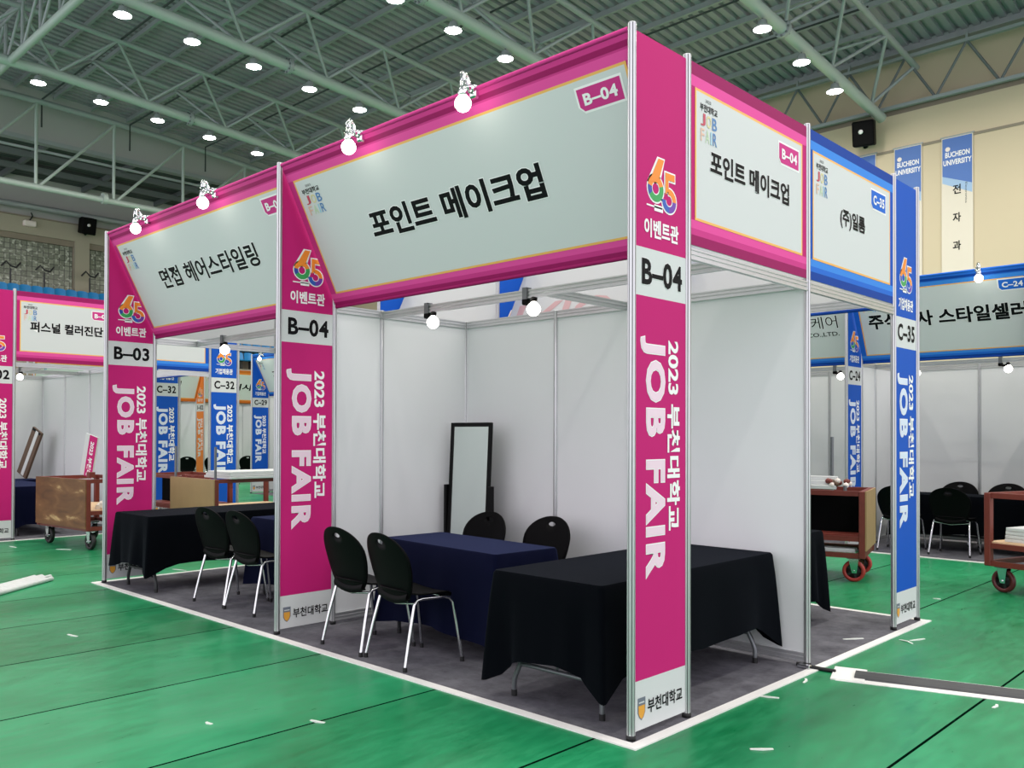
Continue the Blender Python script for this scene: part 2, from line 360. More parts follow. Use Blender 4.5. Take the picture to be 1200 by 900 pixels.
def side_art(sh, th, title, code, W, trect, tagr=None):   # flat sign, b measured up from its lower edge at 2.5
    sh.rect(0, 0, W, .98, th['c'])
    sh.rect(0, .0, W, .055, th['d'], 2); sh.rect(0, .055, W, .09, th['m'], 2); sh.rect(0, .09, W, .135, th['l'], 2)
    sh.rect(0, .91, W, .98, th['d'], 2); sh.rect(0, .85, W, .91, th['l'], 2)
    a0, b0, a1, b1 = .055, .15, W-.075, .835
    sh.frame(a0, b0, a1, b1, .014, 'gold_line', 3); sh.rect(a0, b0, a1, b1, 'white_print', 3)
    if title: sh.text(title, *trect, 'ink', 4, .035, .02)
    if tagr: tag_art(sh, *tagr, th, code, 4)
    sh.fair_logo(a0+.035, .575, a0+.215, .81, 4)
def tilt_art(sh, th, title, code, W, trect, tagr, font_off=.035, sub=None):   # leaning front sign, b measured down from its upper edge
    S = 1.118
    R = lambda a0, s0, a1, s1, mt, l: sh.rect(a0, S-s1, a1, S-s0, mt, l)
    sh.rect(0, 0, W, S, th['m'])
    R(0, 0, W, .04, th['m'], 2); R(0, .04, W, .07, th['d'], 2); R(0, .082, W, .133, th['l'], 2)
    R(0, 1.013, W, 1.05, th['l'], 2); R(0, 1.05, W, 1.08, th['m'], 2); R(0, 1.08, W, S, th['d'], 2)
    a0, a1 = .08, W-.07
    sh.frame(a0, S-1.0, a1, S-.147, .014, 'gold_line', 3); R(a0, .147, a1, 1.0, 'white_print', 3)
    t0, s0, t1, s1 = trect
    if title: sh.text(title, t0, S-s1, t1, S-s0, 'ink', 4, font_off, .025)
    if sub: sh.text(sub[0], sub[1], S-sub[4], sub[3], S-sub[2], 'ink', 4, .01)
    if tagr: tag_art(sh, tagr[0], S-tagr[3], tagr[2], S-tagr[1], th, code, 4)
    sh.fair_logo(.125, S-.405, .335, S-.185, 4)

# ------------------------------------------------------------------ booth frame pieces
def groove(r=.021):
    p = []
    for k in range(8):
        a = k*PI/4
        for da, q in ((-.26, 1.0), (-.10, 1.0), (-.09, .72), (.09, .72), (.10, 1.0), (.26, 1.0)): p.append((r*q*math.cos(a+da), r*q*math.sin(a+da)))
    return p
GP = groove()
def post(par, x, y, z1, z0=0.006):
    g = G(); g.extr(GP, (x, y, z0+.025), (x, y, z1), 'aluminium', (0, 1, 0)); k = g.m('groove_shade')
    for i in range(48):
        if i % 6 == 2: g.mi[i] = k  # groove bottoms coloured dark to paint in the shade inside them
    g.lathe([(.0, z1+.004), (.019, z1+.004), (.021, z1)], 'white_print', 12, Mx((x, y, 0)))
    g.lathe([(.0, z0), (.024, z0), (.024, z0+.022), (.016, z0+.03)], 'foot_black', 12, Mx((x, y, 0)))
    return g.obj('post', par, True)
BP = [(-.014, -.03), (.014, -.03), (.014, -.02), (.009, -.018), (.009, -.006), (.014, -.004), (.014, .004), (.009, .006), (.009, .018), (.014, .02), (.014, .03), (-.014, .03), (-.014, .02), (-.009, .018), (-.009, .006), (-.014, .004), (-.014, -.004), (-.009, -.006), (-.009, -.018), (-.014, -.02)]
def beam(par, p0, p1, name='beam'):
    p0 = Vector(p0); p1 = Vector(p1); d = (p1-p0).normalized()*.02
    return G().extr(BP, p0+d, p1-d, 'aluminium').obj(name, par, True)
def panel(par, p0, p1, z1=2.5):
    p0 = Vector((*p0, 0)); p1 = Vector((*p1, 0)); d = (p1-p0); L = d.length; d.normalize()
    a = math.atan2(d.y, d.x); M = Mx(p0, a); g = G()
    g.box(.02, L-.02, -.0025, .0025, .09, z1-.05, 'panel', M)
    o = g.obj('wall_panel', par, True)
    for nm, z in (('top_rail', z1-.03), ('bottom_rail', .06)):
        r = G().extr(BP, M @ Vector((.018, 0, z)), M @ Vector((L-.018, 0, z)), 'aluminium')
        q = r.obj(nm, par, True); q.parent = o; q.matrix_parent_inverse = Matrix.Identity(4)
    return o
def pillar(par, x, y0, th, code, face=1, dy=1):     # wing banner across the booth line, printed face towards +x
    g = G(); e = .02; W = .5
    ya, yb = (y0, y0+W*dy); lo, hi = min(ya, yb), max(ya, yb)
    g.box(x-.004, x+.004, lo+e, hi-e, .04, 3.475, 'white_fabric')
    sh = Sheet(g, (x+.0045, lo, 0), (0, 1, 0), (0, 0, 1), (1, 0, 0)); pillar_art(sh, th, code)
    return g.obj('pillar_banner', par, True)
def side_sign(par, x, y0, y1, th, title, code, trect, tagr, facing=1):
    g = G(); W = y1-y0-.05
    g.box(x-.004, x+.004, y0+.025, y1-.025, 2.5, 3.48, 'white_fabric')
    if facing > 0: sh = Sheet(g, (x+.0045, y0+.025, 2.5), (0, 1, 0), (0, 0, 1), (1, 0, 0))
    else: sh = Sheet(g, (x-.0045, y1-.025, 2.5), (0, -1, 0), (0, 0, 1), (-1, 0, 0))
    side_art(sh, th, title, code, W, trect, tagr)
    return g.obj('side_sign', par, True)
def front_sign(par, x0, x1, y, th, title, code, trect, tagr, back=False, ghost=None, off=.035, sub=None):
    g = G(); n = Vector((0, -1, -.5)).normalized() if not back else Vector((0, 1, -.5)).normalized()
    d = 1 if not back else -1
    x0 += .024; x1 -= .024; W = x1-x0
    top = Vector((0, y+.0*d, 3.48)); bot = Vector((0, y+.5*d, 2.48))
    V = (top-bot).normalized(); S = (top-bot).length
    if not back: O = Vector((x0, bot.y, bot.z)); U = Vector((1, 0, 0))
    else: O = Vector((x1, bot.y, bot.z)); U = Vector((-1, 0, 0))
    c = [O, O+U*W, O+U*W+V*S, O+V*S]
    g.add([p for p in c]+[p-n*.008 for p in c], [(0, 1, 2, 3), (7, 6, 5, 4), (0, 4, 5, 1), (1, 5, 6, 2), (2, 6, 7, 3), (3, 7, 4, 0)], 'white_fabric')
    # rolled hems with the frame tube inside
    g.tube([O+n*-.004, O+U*W+n*-.004], .014, th['d'], 8); g.tube([O+V*S+n*-.004, O+V*S+U*W+n*-.004], .014, th['m'], 8)
    sh = Sheet(g, O, U, V, n); tilt_art(sh, th, title, code, W, trect, tagr, off, sub)
    if ghost:
        b = Sheet(g, O-n*.0085, U, V, -n)
        for body, a0, b0, a1, b1, mt in ghost: b.text(body, a0, b0, a1, b1, mt, 1, .02)
    return g.obj('front_sign', par, True)
def booth(label, loc): return thing('exhibition_booth', label, 'booth', loc, 0, 'shell scheme booths')
# ------------------------------------------------------------------ hall
def zb(y):
    t = max(0, abs(y-5)) if y > 5 else 0
    return 11.25-.05*t-.0013*t*t
XL, YB = -34.0, 20.8
g = G(); g.box(XL-.5, 14, -14, YB+.8, -.1, 0, 'green_mat'); g.obj('floor', kind='structure')
# ceiling: corrugated deck following the roof curve
g = G(); ys = [-10+i*1.4 for i in range(23)]; ys[-1] = YB+.6
xs = []; x = -28.6
while x < 9: xs += [(x, 0), (x+.15, 0), (x+.17, .1), (x+.27, .1)]; x += .29
vs = [(xx, y, zb(y)+1.80+dz) for y in ys for xx, dz in xs]; n = len(xs)
g.add(vs, [(j*n+i, j*n+i+1, (j+1)*n+i+1, (j+1)*n+i) for j in range(len(ys)-1) for i in range(n-1)], 'deck')
g.obj('ceiling', kind='structure')
g = G(); y = -9.0; PY = []
while y < YB-.3:
    if y > -9: PY.append(y)
    y += 1.24
for y in PY:
    z = zb(y)+1.80
    g.box(-28.6, 9, y-.02, y+.02, z-.14, z-.001, 'steel'); g.box(-28.6, 9, y-.04, y+.04, z-.15, z-.14, 'steel')
g.obj('trim_1', kind='structure')
# lower roof over the gallery, riser and left wall
g = G(); xs = []; yy = 0.0
for i in range(70):
    xx = -28.6-i*.08; xs.append((xx, .05 if (i//2) % 2 else 0))
vs = [(a, y, 11.45+b) for y in (-4, YB+.6) for a, b in xs]; n = len(xs)
g.add(vs, [(i, i+1, n+i+1, n+i) for i in range(n-1)], 'deck_low')
for y in range(-2, 21, 3): g.box(-34, -28.7, y, y+.12, 11.25, 11.44, 'steel_dark')
for xx in (-30.2, -31.9): g.box(xx, xx+.15, -4, YB, 11.1, 11.3, 'steel_dark')
g.obj('ceiling_low', kind='structure')
g = G(); g.box(-28.75, -28.6, -4, YB+.6, 11.32, 13.2, 'grey_wall'); g.box(-28.8, -28.5, -4, YB+.6, 11.2, 11.34, 'steel'); g.obj('trim_2', kind='structure')
g = G(); g.box(XL-.3, XL-.001, -4, YB+.6, 0, 11.5, 'beige_left')
g.box(XL-.01, XL+.25, -4, YB, 9.2, 9.85, 'beige_left'); g.box(XL-.01, XL+.3, -4, YB, 9.85, 9.9, 'beige_dark'); g.box(XL-.02, XL+.12, -4, YB, 9.9, 11.45, 'grey_wall')
for k in range(-1, 5):
    y = 9.755+k*4.6; g.box(XL-.01, XL+.28, y-.03, y+.53, 0, 9.21, 'beige_left')
g.obj('wall_left', kind='structure')
n_ = 1
for k in range(-1, 4):
    y = 9.755+k*4.6+.5; g = G(); g.box(XL, XL+.04, y, y+4.1, 6.2, 9.0, 'glass_block'); g.box(XL, XL+.16, y, y+4.1, 8.98, 9.2, 'beige_dark'); g.box(XL, XL+.1, y, y+.06, 6.2, 9.0, 'beige_dark'); g.box(XL, XL+.1, y+4.04, y+4.1, 6.2, 9.0, 'beige_dark')
    g.obj('window_%d' % n_, kind='structure'); n_ += 1
g = G(); g.tube([(XL+.6, -4, 10.2), (XL+.6, YB, 10.2)], .11, 'steel', 10); g.obj('trim_3', kind='structure')
# gallery steps for the seats
g = G()
for k in range(6): g.box(-33.7+k*.8, -32.9+k*.8, -2, YB-.2, 3.0, 6.35-.45*k, 'beige_dark')
g.obj('trim_4', kind='structure')
# back wall
g = G(); g.box(XL, 12, YB+.001, YB+.5, 0, 10.12, 'beige_wall'); g.box(XL, 12, YB+.42, YB+.75, 10.0, 13.4, 'beige_wall')
g.box(XL, 12, YB-.02, YB, 9.12, 9.19, 'beige_dark'); g.box(XL, 12, YB+.1, YB+.45, 10.12, 10.3, 'beige_dark')  # second strip coloured darker for the shade in the recess behind the truss
g.box(XL, 12, YB+.1, YB+.46, 11.72, 12.0, 'steel'); g.box(XL, 12, YB-.1, YB+.46, 11.7, 11.73, 'steel')
g.obj('wall_back', kind='structure')
# roof trusses
TX = [-22.4, -17.0, -11.8, -6.5, -1.2, 4.1]
TW = ['truss nearest the gallery', 'second roof truss from the gallery', 'third roof truss from the gallery', 'roof truss ending at the beige wall by the speaker', 'roof truss above the pink booths', 'roof truss nearest the viewer']
def arc_tube(x, dz, r, mt, y0=-8, y1=YB+.05):
    pts = [(x, y0+(y1-y0)*i/18, zb(y0+(y1-y0)*i/18)+dz) for i in range(19)]
    return G().tube(pts, r, mt, 12)
for ti, X in enumerate(TX):
    t = thing('roof_truss', 'pale green steel tube %s' % TW[ti], 'roof truss', (X, 5, 11.25), 0, 'roof trusses')
    arc_tube(X, 0, .135, 'steel_light').obj('bottom_chord', t, True)
    for s in (-1, 1): arc_tube(X+.9*s, 1.12, .075, 'steel').obj('top_chord', t, True)
    yn = 5.1-2.48*4
    while yn < YB-.3:
        for s in (-1, 1):
            for d in (-1.24, 1.24):
                ye = min(yn+d, YB-.1)
                G().tube([(X+.06*s, yn, zb(yn)+.08), (X+.9*s, ye, zb(ye)+1.1)], .045, 'steel', 6, caps=False).obj('brace', t, True)
        ye = yn+1.24
        if ye < YB: G().tube([(X-.9, ye, zb(ye)+1.12), (X+.9, ye, zb(ye)+1.12)], .04, 'steel', 6, caps=False).obj('cross_strut', t, True)
        yn += 2.48
    for yf in (8.9, 15.0):
        f = G(); f.tube([(X, yf-.05, zb(yf)), (X, yf+.05, zb(yf))], .2, 'steel', 16)
        for k in range(8): f.tube([(X+.17*math.cos(k*PI/4), yf-.08, zb(yf)+.17*math.sin(k*PI/4)), (X+.17*math.cos(k*PI/4), yf+.08, zb(yf)+.17*math.sin(k*PI/4))], .025, 'steel_dark', 6)
        f.obj('flange', t, True)
# cross truss running across the hall between the long trusses
t = thing('cross_truss', 'pale green steel cross truss spanning between the long trusses at top left', 'roof truss', (-17, 3.9, 11.25))
G().tube([(-28.4, 3.9, 11.25), (6, 3.9, 11.25)], .1, 'steel_light', 12).obj('bottom_chord', t, True)
G().tube([(-28.4, 3.9, 12.55), (6, 3.9, 12.55)], .075, 'steel', 10).obj('top_chord', t, True)
x = -28.0; k = 0
while x < 5.5:
    G().tube([(x, 3.9, 11.25), (x, 3.9, 12.55)], .05, 'steel', 8).obj('vertical', t, True)
    G().tube([(x, 3.9, 11.25), (x+1.31, 3.9, 12.55)], .04, 'steel', 8).obj('brace', t, True)
    x += 1.31
# gallery-edge truss
t = thing('gallery_truss', 'tall pale green steel truss along the gallery edge at far left', 'roof truss', (-27.6, 8, 9.5))
G().tube([(-27.6, -4, 9.5), (-27.6, YB, 9.4)], .1, 'steel_light', 12).obj('bottom_chord', t, True)
G().tube([(-27.6, y, 12.25-.0055*max(0, y-5)**2) for y in [-4+i*2.06 for i in range(13)]], .1, 'steel', 12).obj('top_chord', t, True)
G().tube([(-27.75, -4, 10.70), (-27.75, YB, 10.70)], .05, 'steel', 8).obj('middle_rail', t, True)
y = 6.24-2.5*4
while y < YB-2.6:
    zt = lambda q: 12.25-.0055*max(0, q-5)**2
    G().tube([(-27.6, y, 9.5), (-27.6, y, zt(y))], .055, 'steel_light', 8).obj('vertical', t, True)
    G().tube([(-27.6, y+.1, 9.5), (-27.6, y+2.5, zt(y+2.5)-.1)], .05, 'steel_light', 8).obj('brace', t, True)
    y += 2.5
f = G(); f.tube([(-27.6, 8.35, 9.5), (-27.6, 8.5, 9.5)], .19, 'steel_light', 14); f.obj('flange', t, True)
# truss on the back wall
t = thing('wall_truss', 'grey-green zigzag steel truss mounted along the beige back wall', 'roof truss', (-6.5, YB-.1, 10.3))
G().box(-28, 12, YB-.17, YB-.05, 10.24, 10.33, 'steel').obj('bottom_chord', t, True)
G().box(-28, 12, YB-.17, YB-.05, 11.50, 11.58, 'steel').obj('top_chord', t, True)
x = -27.34
while x < 6:
    for xa, xb_ in ((x, x+.73), (x+1.47, x+.73)): G().tube([(xa, YB-.11, 10.3), (xb_, YB-.11, 11.53)], .035, 'steel_dark', 6).obj('brace', t, True)
    G().box(x+.71, x+.76, YB-.16, YB-.06, 11.58, 11.75, 'steel').obj('hanger', t, True)
    x += 1.484
# sprinkler pipes hung under the deck
def ceil_pipe(label, pts):
    g = G().tube(pts, .028, 'pipe_dark', 6); o = g.obj('ceiling_pipe'); tag(o, label, 'pipe', 'thin pipes under the roof')
for nm, y, x0, x1 in (('nearest the top left corner', 6.4, -27.6, -16), ('above the leftmost sign', 9.2, -27.4, -10), ('crossing the roof behind the bulb lamps', 11.9, -27.2, -6), ('above the corner post', 15.2, -17, -4), ('above the pink side sign', 17.3, -12, -5.5)):
    z = zb(y)+1.15; ceil_pipe('thin dark pipe hung under the roof deck %s' % nm, [(x0, y, z-.9), (x0, y, z), (x1, y, z)])
# high bay lamps
bay = None
def bay_lamp():
    t = thing('high_bay_lamp', '', 'ceiling lamp', (0, 0, 0), 0, 'high bay lamps under the roof trusses')
    G().tube([(0, 0, .16), (0, 0, .42)], .02, 'steel_dark', 8).obj('hanger', t)
    G().lathe([(0, .17), (.09, .17), (.11, .08), (.17, .04), (.2, -.02), (.193, -.02), (.165, .03), (0, .035)], 'steel', 20).obj('housing', t)
    G().lathe([(0, -.012), (.18, -.012)], 'bay', 20).obj('lens', t)
    return t
rown = ['on the truss nearest the gallery', 'on the second truss from the gallery', 'on the third truss from the gallery', 'on the truss that meets the beige wall', 'on the truss above the pink booths', 'on the truss nearest the viewer']
for ti, X in enumerate(TX):
    ys = [4.6+1.65*k for k in range(-5, 9)]
    if ti == 3: ys = [14.1-1.9*k for k in range(1, 9)][::-1]+[14.1, 16.0, 17.85]
    if ti == 2: ys = [9.88-1.68*k for k in range(1, 8)][::-1]+[9.88, 11.59, 13.3, 15, 16.7]
    for k, y in enumerate(ys):
        loc = (X-.02, y, zb(y)-.36)
        lab = 'bright high bay lamp, %s from the viewer %s' % (ORD[k], rown[ti])
        if bay is None: bay = bay_lamp(); bay.location = loc; bay['label'] = lab
        else: dup(bay, loc, 0, lab)
# wall speakers
def speaker(label, loc, rz):
    t = thing('wall_speaker', label, 'speaker', loc, rz)
    G().box(-.27, .27, -.25, .25, -.32, .33, 'speaker_black', Mx(rx=.25), ch=.03).obj('cabinet', t)
    g = G(); g.lathe([(0, 0), (.05, .0), (.06, .03), (0, .03)], 'white_bright', 14, Mx((-.05, -.26, -.02), 0, PI/2+.25)); g.obj('horn', t)
    G().tube([(0, .2, -.3), (0, .35, -.2), (0, .5, -.2)], .05, 'speaker_black', 8).obj('bracket', t)
speaker('black loudspeaker tilted down from the beige back wall by the truss end', (-6.74, 20.25, 9.62), .25)
speaker('black loudspeaker fixed to the gallery wall above the glass block windows', (-33.35, 10.05, 9.8), PI/2)
# wall-mounted floodlight on the left wall
t = thing('wall_floodlight', 'small pale floodlight on a bent arm above the gallery window', 'floodlight', (-33.7, 8.0, 9.6))
G().box(-.15, .15, -.22, .22, -.12, .1, 'vest_white', ch=.03).obj('head', t); G().tube([(0, 0, .1), (.05, .1, .3), (-.1, .1, .45)], .025, 'dark_tube', 6).obj('arm', t)
# university banners on the back wall
def wall_banner(label, x0, x1, dept):
    t = thing('wall_banner', label, 'banner', (x0, YB-.03, 9.18), 0, 'hanging banners on the back wall')
    g = G(); W = x1-x0; g.box(0, W, -.006, .012, -5.2, 0, 'ban_white')
    sh = Sheet(g, (0, -.008, 0), (1, 0, 0), (0, 0, 1), (0, -1, 0))
    sh.poly([(0.02, -.02), (.02, -.98), (W-.02, -1.26), (W-.02, -.02)], 'ban_blue', 2); sh.poly([(.02, -.98), (.02, -1.16), (W-.02, -1.5), (W-.02, -1.26)], 'ban_sky', 2)
    sh.ring(.2*W, -.3, 0, .06, 0, 360, 'vest_white', 3)
    sh.text('BUCHEON', .12*W, -.52, .9*W, -.38, 'white_bright', 3, .03); sh.text('UNIVERSITY', .06*W, -.72, .96*W, -.58, 'white_bright', 3, .03)
    for k, ch in enumerate(dept): sh.text(ch, .36*W, -1.48-.72*k, .62*W, -1.24-.72*k, 'ink', 3, .02)
    sh.text('Electronics', .76*W, -1.75, .82*W, -1.22, 'ink_soft', 3, 0, vert=True)
    g.obj('cloth', t); G().tube([(-.03, 0, .02), (W+.03, 0, .02)], .02, 'steel', 8).obj('rod', t)
wall_banner('tall wall banner with blue head and black vertical lettering, rightmost on the beige wall', -4.97, -4.235, '전자과')
wall_banner('wall banner with blue head rising just right of the blue booth pillar', -6.15, -5.45, '')
wall_banner('wall banner of which only a blue corner shows above the blue booth sign', -7.35, -6.62, '')

# ------------------------------------------------------------------ gallery seats
def seat_mesh(mt):
    g = G(); n = 7; vs = []; fs = []
    for i in range(n):
        t = i/(n-1)
        for j in range(6):
            s = j/5; vs.append((.02-.07*s-.05*(1-(2*t-1)**2), -.2+.4*t, .02+.36*s-.05*s*abs(2*t-1)**3))
    fs = [(i*6+j, (i+1)*6+j, (i+1)*6+j+1, i*6+j+1) for i in range(n-1) for j in range(5)]
    g.add(vs, fs, mt, True); g.add([(v[0]-.03, v[1], v[2]) for v in vs], [f[::-1] for f in fs], mt, True)
    g.box(0, .38, -.2, .2, .0, .05, mt, ch=.02); g.box(.05, .2, -.05, .05, -.34, .0, 'dark_tube')
    return g
s0 = None
def put_seat(loc, label, first=False):
    global s0
    if s0 is None: s0 = seat_mesh('seat_blue').obj('stadium_chair'); o = s0
    else: o = s0.copy(); COL.objects.link(o)
    o.location = loc; tag(o, label, 'chair', 'blue gallery chairs')
for k in range(13): put_seat((-32.6, 6.3+.415*k, 6.69), '%s blue plastic seat from the left in the gallery row above the leftmost booth' % ORD[k])
for r, (X, Z) in enumerate(((-30.1, 4.9), (-29.3, 4.44))):
    for k in range(9): put_seat((X, 14.0+.45*k-(r*.4), Z), '%s blue gallery seat from the left in the %s row glimpsed beyond booth pillar C-32' % (ORD[k], ('upper', 'lower')[r]))
# black stencil-like rail fittings above the seats
t = thing('gallery_rail', 'thin black rail fittings standing behind the blue gallery seats', 'rail', (-33.2, 7, 6.4))
for y in (7.2, 8.4, 10.1):
    G().tube([(-33.2, y, 6.3), (-33.2, y, 7.7)], .03, 'dark_tube', 6).obj('stand', t, True)
    G().tube([(-33.2, y-.32, 7.75), (-33.2, y-.15, 7.95), (-33.2, y, 7.8), (-33.2, y+.2, 7.75), (-33.2, y+.35, 7.95)], .035, 'dark_tube', 6).obj('hook', t, True)

# ------------------------------------------------------------------ main block of booths
Y1, Y2, W0 = 1.94, 3.95, 3.16
b04 = booth('pink corner booth B-04 in the foreground with tables and chairs inside', (0, 0, 0))
for x, y, z in ((0, 0, 3.5), (0, .5, 3.5), (0, Y1, 3.5), (-W0, 0, 3.5), (-W0, .5, 3.5), (-W0, .97, 2.5), (-W0, Y1, 2.5), (-W0*2/3, Y1, 2.5), (-W0/3, Y1, 2.5)): post(b04, x, y, z)
for a, b in (((-W0, .5), (-W0, .97)), ((-W0, .97), (-W0, Y1)), ((-W0, Y1), (-W0*2/3, Y1)), ((-W0*2/3, Y1), (-W0/3, Y1)), ((-W0/3, Y1), (0, Y1))): panel(b04, a, b)
beam(b04, (-W0, .97, 2.46), (0, .97, 2.46)); beam(b04, (-1.39, .97, 2.46), (-1.39, Y1, 2.46)); beam(b04, (0, .5, 2.45), (0, Y1, 2.45), 'side_rail')
pillar(b04, 0, 0, PINK, 'B-04'); pillar(b04, -W0, 0, PINK, 'B-04')
front_sign(b04, -W0, 0, 0, PINK, '포인트 메이크업', 'B-04', (.745, .488, 2.34, .692), (2.72, .19, 3.0, .305))
side_sign(b04, 0, .5, Y1, PINK, '포인트 메이크업', 'B-04', (.195, .415, 1.14, .55), (1.007, .665, 1.27, .785))
b03 = booth('pink booth B-03 left of the foreground booth with an open left side', (-W0, 0, 0))
for x, y, z in ((-2*W0, 0, 3.5), (-2*W0, .5, 3.5), (-2*W0, Y1, 3.5), (-W0*4/3, Y1, 2.5), (-W0*5/3, Y1, 2.5)): post(b03, x, y, z)
for k in range(3): panel(b03, (-2*W0+k*W0/3, Y1), (-2*W0+(k+1)*W0/3, Y1))
beam(b03, (-2*W0, .97, 2.46), (-W0, .97, 2.46)); beam(b03, (-2*W0, .5, 2.45), (-2*W0, Y1, 2.45), 'side_rail'); beam(b03, (-4.65, .97, 2.46), (-4.65, Y1, 2.46))
pillar(b03, -2*W0, 0, PINK, 'B-03')
front_sign(b03, -2*W0, -W0, 0, PINK, '면접 헤어스타일링', 'B-03', (.66, .47, 2.41, .665), (2.74, .185, 3.02, .305), off=.024)
side_sign(b03, -2*W0, .5, Y1, PINK, '면접 헤어스타일링', 'B-03', (.195, .415, 1.14, .55), (1.007, .665, 1.27, .785), -1)
CW = W0*2/3
names = [('blue corner booth C-35 behind the pink foreground booth', 'C-35', '(주)일룸'), ('blue booth C-34 whose white sign back shows faint red letters', 'C-34', ''), ('blue booth C-33 whose white sign back shows faint grey letters', 'C-33', '')]
for k, (lab, code, ttl) in enumerate(names):
    x1 = -CW*k; x0 = x1-CW
    b = booth(lab, (x1, Y2, 0))
    for y, z in ((3.44, 3.5), (Y2, 3.5)):
        post(b, x0, y, z)
        if k == 0: post(b, x1, y, z)
    post(b, x0, 2.95, 2.5)
    if k < 3: panel(b, (x0, Y1), (x0, 2.95)); panel(b, (x0, 2.95), (x0, 3.44))
    beam(b, (x0, 2.95, 2.46), (x1, 2.95, 2.46))
    g = G(); g.box(x0-.004, x0+.004, 3.46, Y2-.02, .04, 3.475, 'white_fabric')
    for sgn in (1, -1):
        sh = Sheet(g, (x0+.0045*sgn, 3.44 if sgn > 0 else Y2, 0), (0, sgn, 0), (0, 0, 1), (sgn, 0, 0)); pillar_art(sh, BLUE, code)
    g.obj('pillar_banner', b, True)
    gh = [None, [('OIXI', .62, .12, 1.95, .5, 'ghost_red')], [('(주)오이스', .28, .10, 1.5, .28, 'ghost_ink')]][k]
    front_sign(b, x0, x1, Y2, BLUE, ttl, code, (.6, .5, 1.5, .66), (1.7, .19, 1.98, .305), True, gh)
    if k == 0:
        pillar(b, 0, 3.44, BLUE, 'C-35'); beam(b, (0, Y1, 2.45), (0, 3.44, 2.45), 'side_rail')
        side_sign(b, 0, Y1, 3.44, BLUE, '(주)일룸', 'C-35', (.47, .42, .90, .56), (1.02, .66, 1.29, .79))
# carpets and floor tape
def carpet(label, x0, x1, y0, y1):
    o = G().box(x0, x1, y0, y1, 0, .006, 'carpet').obj('carpet'); tag(o, label, 'carpet')
def tape(label, x0, x1, y0, y1, z=.0):
    o = G().box(x0, x1, y0, y1, z, z+.0075, 'tape').obj('floor_tape'); tag(o, label, 'tape', 'white tape along the carpet edges')
carpet('dark grey carpet under the pink foreground booths', -6.35, .03, -.03, Y2+.0)
tape('long white tape strip along the front carpet edge of the pink booths', -6.42, .09, -.09, -.03)
tape('white tape strip along the carpet edge below the blue C-35 sign', .03, .09, -.03, Y2+.06)
tape('white tape strip along the left carpet edge beyond the black table', -6.42, -6.36, -.03, Y2+.06)
tape('white tape strip along the rear carpet edge of booth C-35', -6.36, .03, Y2, Y2+.06)

# ------------------------------------------------------------------ left block (B-02 / C-32)
BX = -10.72
b02 = booth('pink booth B-02 at the far left edge across the aisle', (BX, 0, 0))
for x, y, z in ((0, 0, 3.5), (0, .5, 3.5), (0, Y1, 3.5), (-W0, 0, 3.5), (-W0, .5, 3.5), (-W0, .97, 2.5), (-W0, Y1, 2.5), (-W0*2/3, Y1, 2.5), (-W0/3, Y1, 2.5)): post(b02, BX+x, y, z)
for a, b in (((-W0, .5), (-W0, .97)), ((-W0, .97), (-W0, Y1)), ((-W0, Y1), (-W0*2/3, Y1)), ((-W0*2/3, Y1), (-W0/3, Y1)), ((-W0/3, Y1), (0, Y1))): panel(b02, (BX+a[0], a[1]), (BX+b[0], b[1]))
beam(b02, (BX-W0, .97, 2.46), (BX, .97, 2.46)); beam(b02, (BX-1.5, .97, 2.46), (BX-1.5, Y1, 2.46)); beam(b02, (BX, .5, 2.45), (BX, Y1, 2.45), 'side_rail')
pillar(b02, BX, 0, PINK, 'B-02'); pillar(b02, BX-W0, 0, PINK, 'B-02')
front_sign(b02, BX-W0, BX, 0, PINK, '퍼스널 컬러진단', 'B-02', (.7, .48, 2.4, .68), (2.73, .19, 3.0, .305))
side_sign(b02, BX, .5, Y1, PINK, '퍼스널 컬러진단', 'B-02', (.175, .42, 1.19, .57), (1.03, .67, 1.29, .79))
for k in range(2):
    x1 = BX-CW*k; x0 = x1-CW
    b = booth(('blue corner booth C-32 seen through the pink booth B-03', 'blue booth C-31 left of corner booth C-32')[k], (x1, Y2, 0)); code = ('C-32', 'C-31')[k]
    for y, z in ((3.44, 3.5), (Y2, 3.5)):
        post(b, x0, y, z)
        if k == 0: post(b, x1, y, z)
    beam(b, (x0, 2.95, 2.46), (x1, 2.95, 2.46))
    if k == 1: panel(b, (x0, Y1), (x0, 3.44))
    pillar(b, x0, 3.44, BLUE, code)
    front_sign(b, x0, x1, Y2, BLUE, '', code, (.6, .5, 1.5, .66), (1.7, .19, 1.98, .305), True)
    if k == 0:
        pillar(b, BX, 3.44, BLUE, code); beam(b, (BX, Y1, 2.45), (BX, 3.44, 2.45), 'side_rail')
        side_sign(b, BX, Y1, 3.44, BLUE, '', code, None, (1.02, .66, 1.29, .79))
carpet('dark grey carpet under the far left booth B-02', BX-6.35, BX+.03, -.03, Y2)
tape('white tape strip on the floor edge of the far left booth', BX+.03, BX+.09, -.09, Y2+.06)
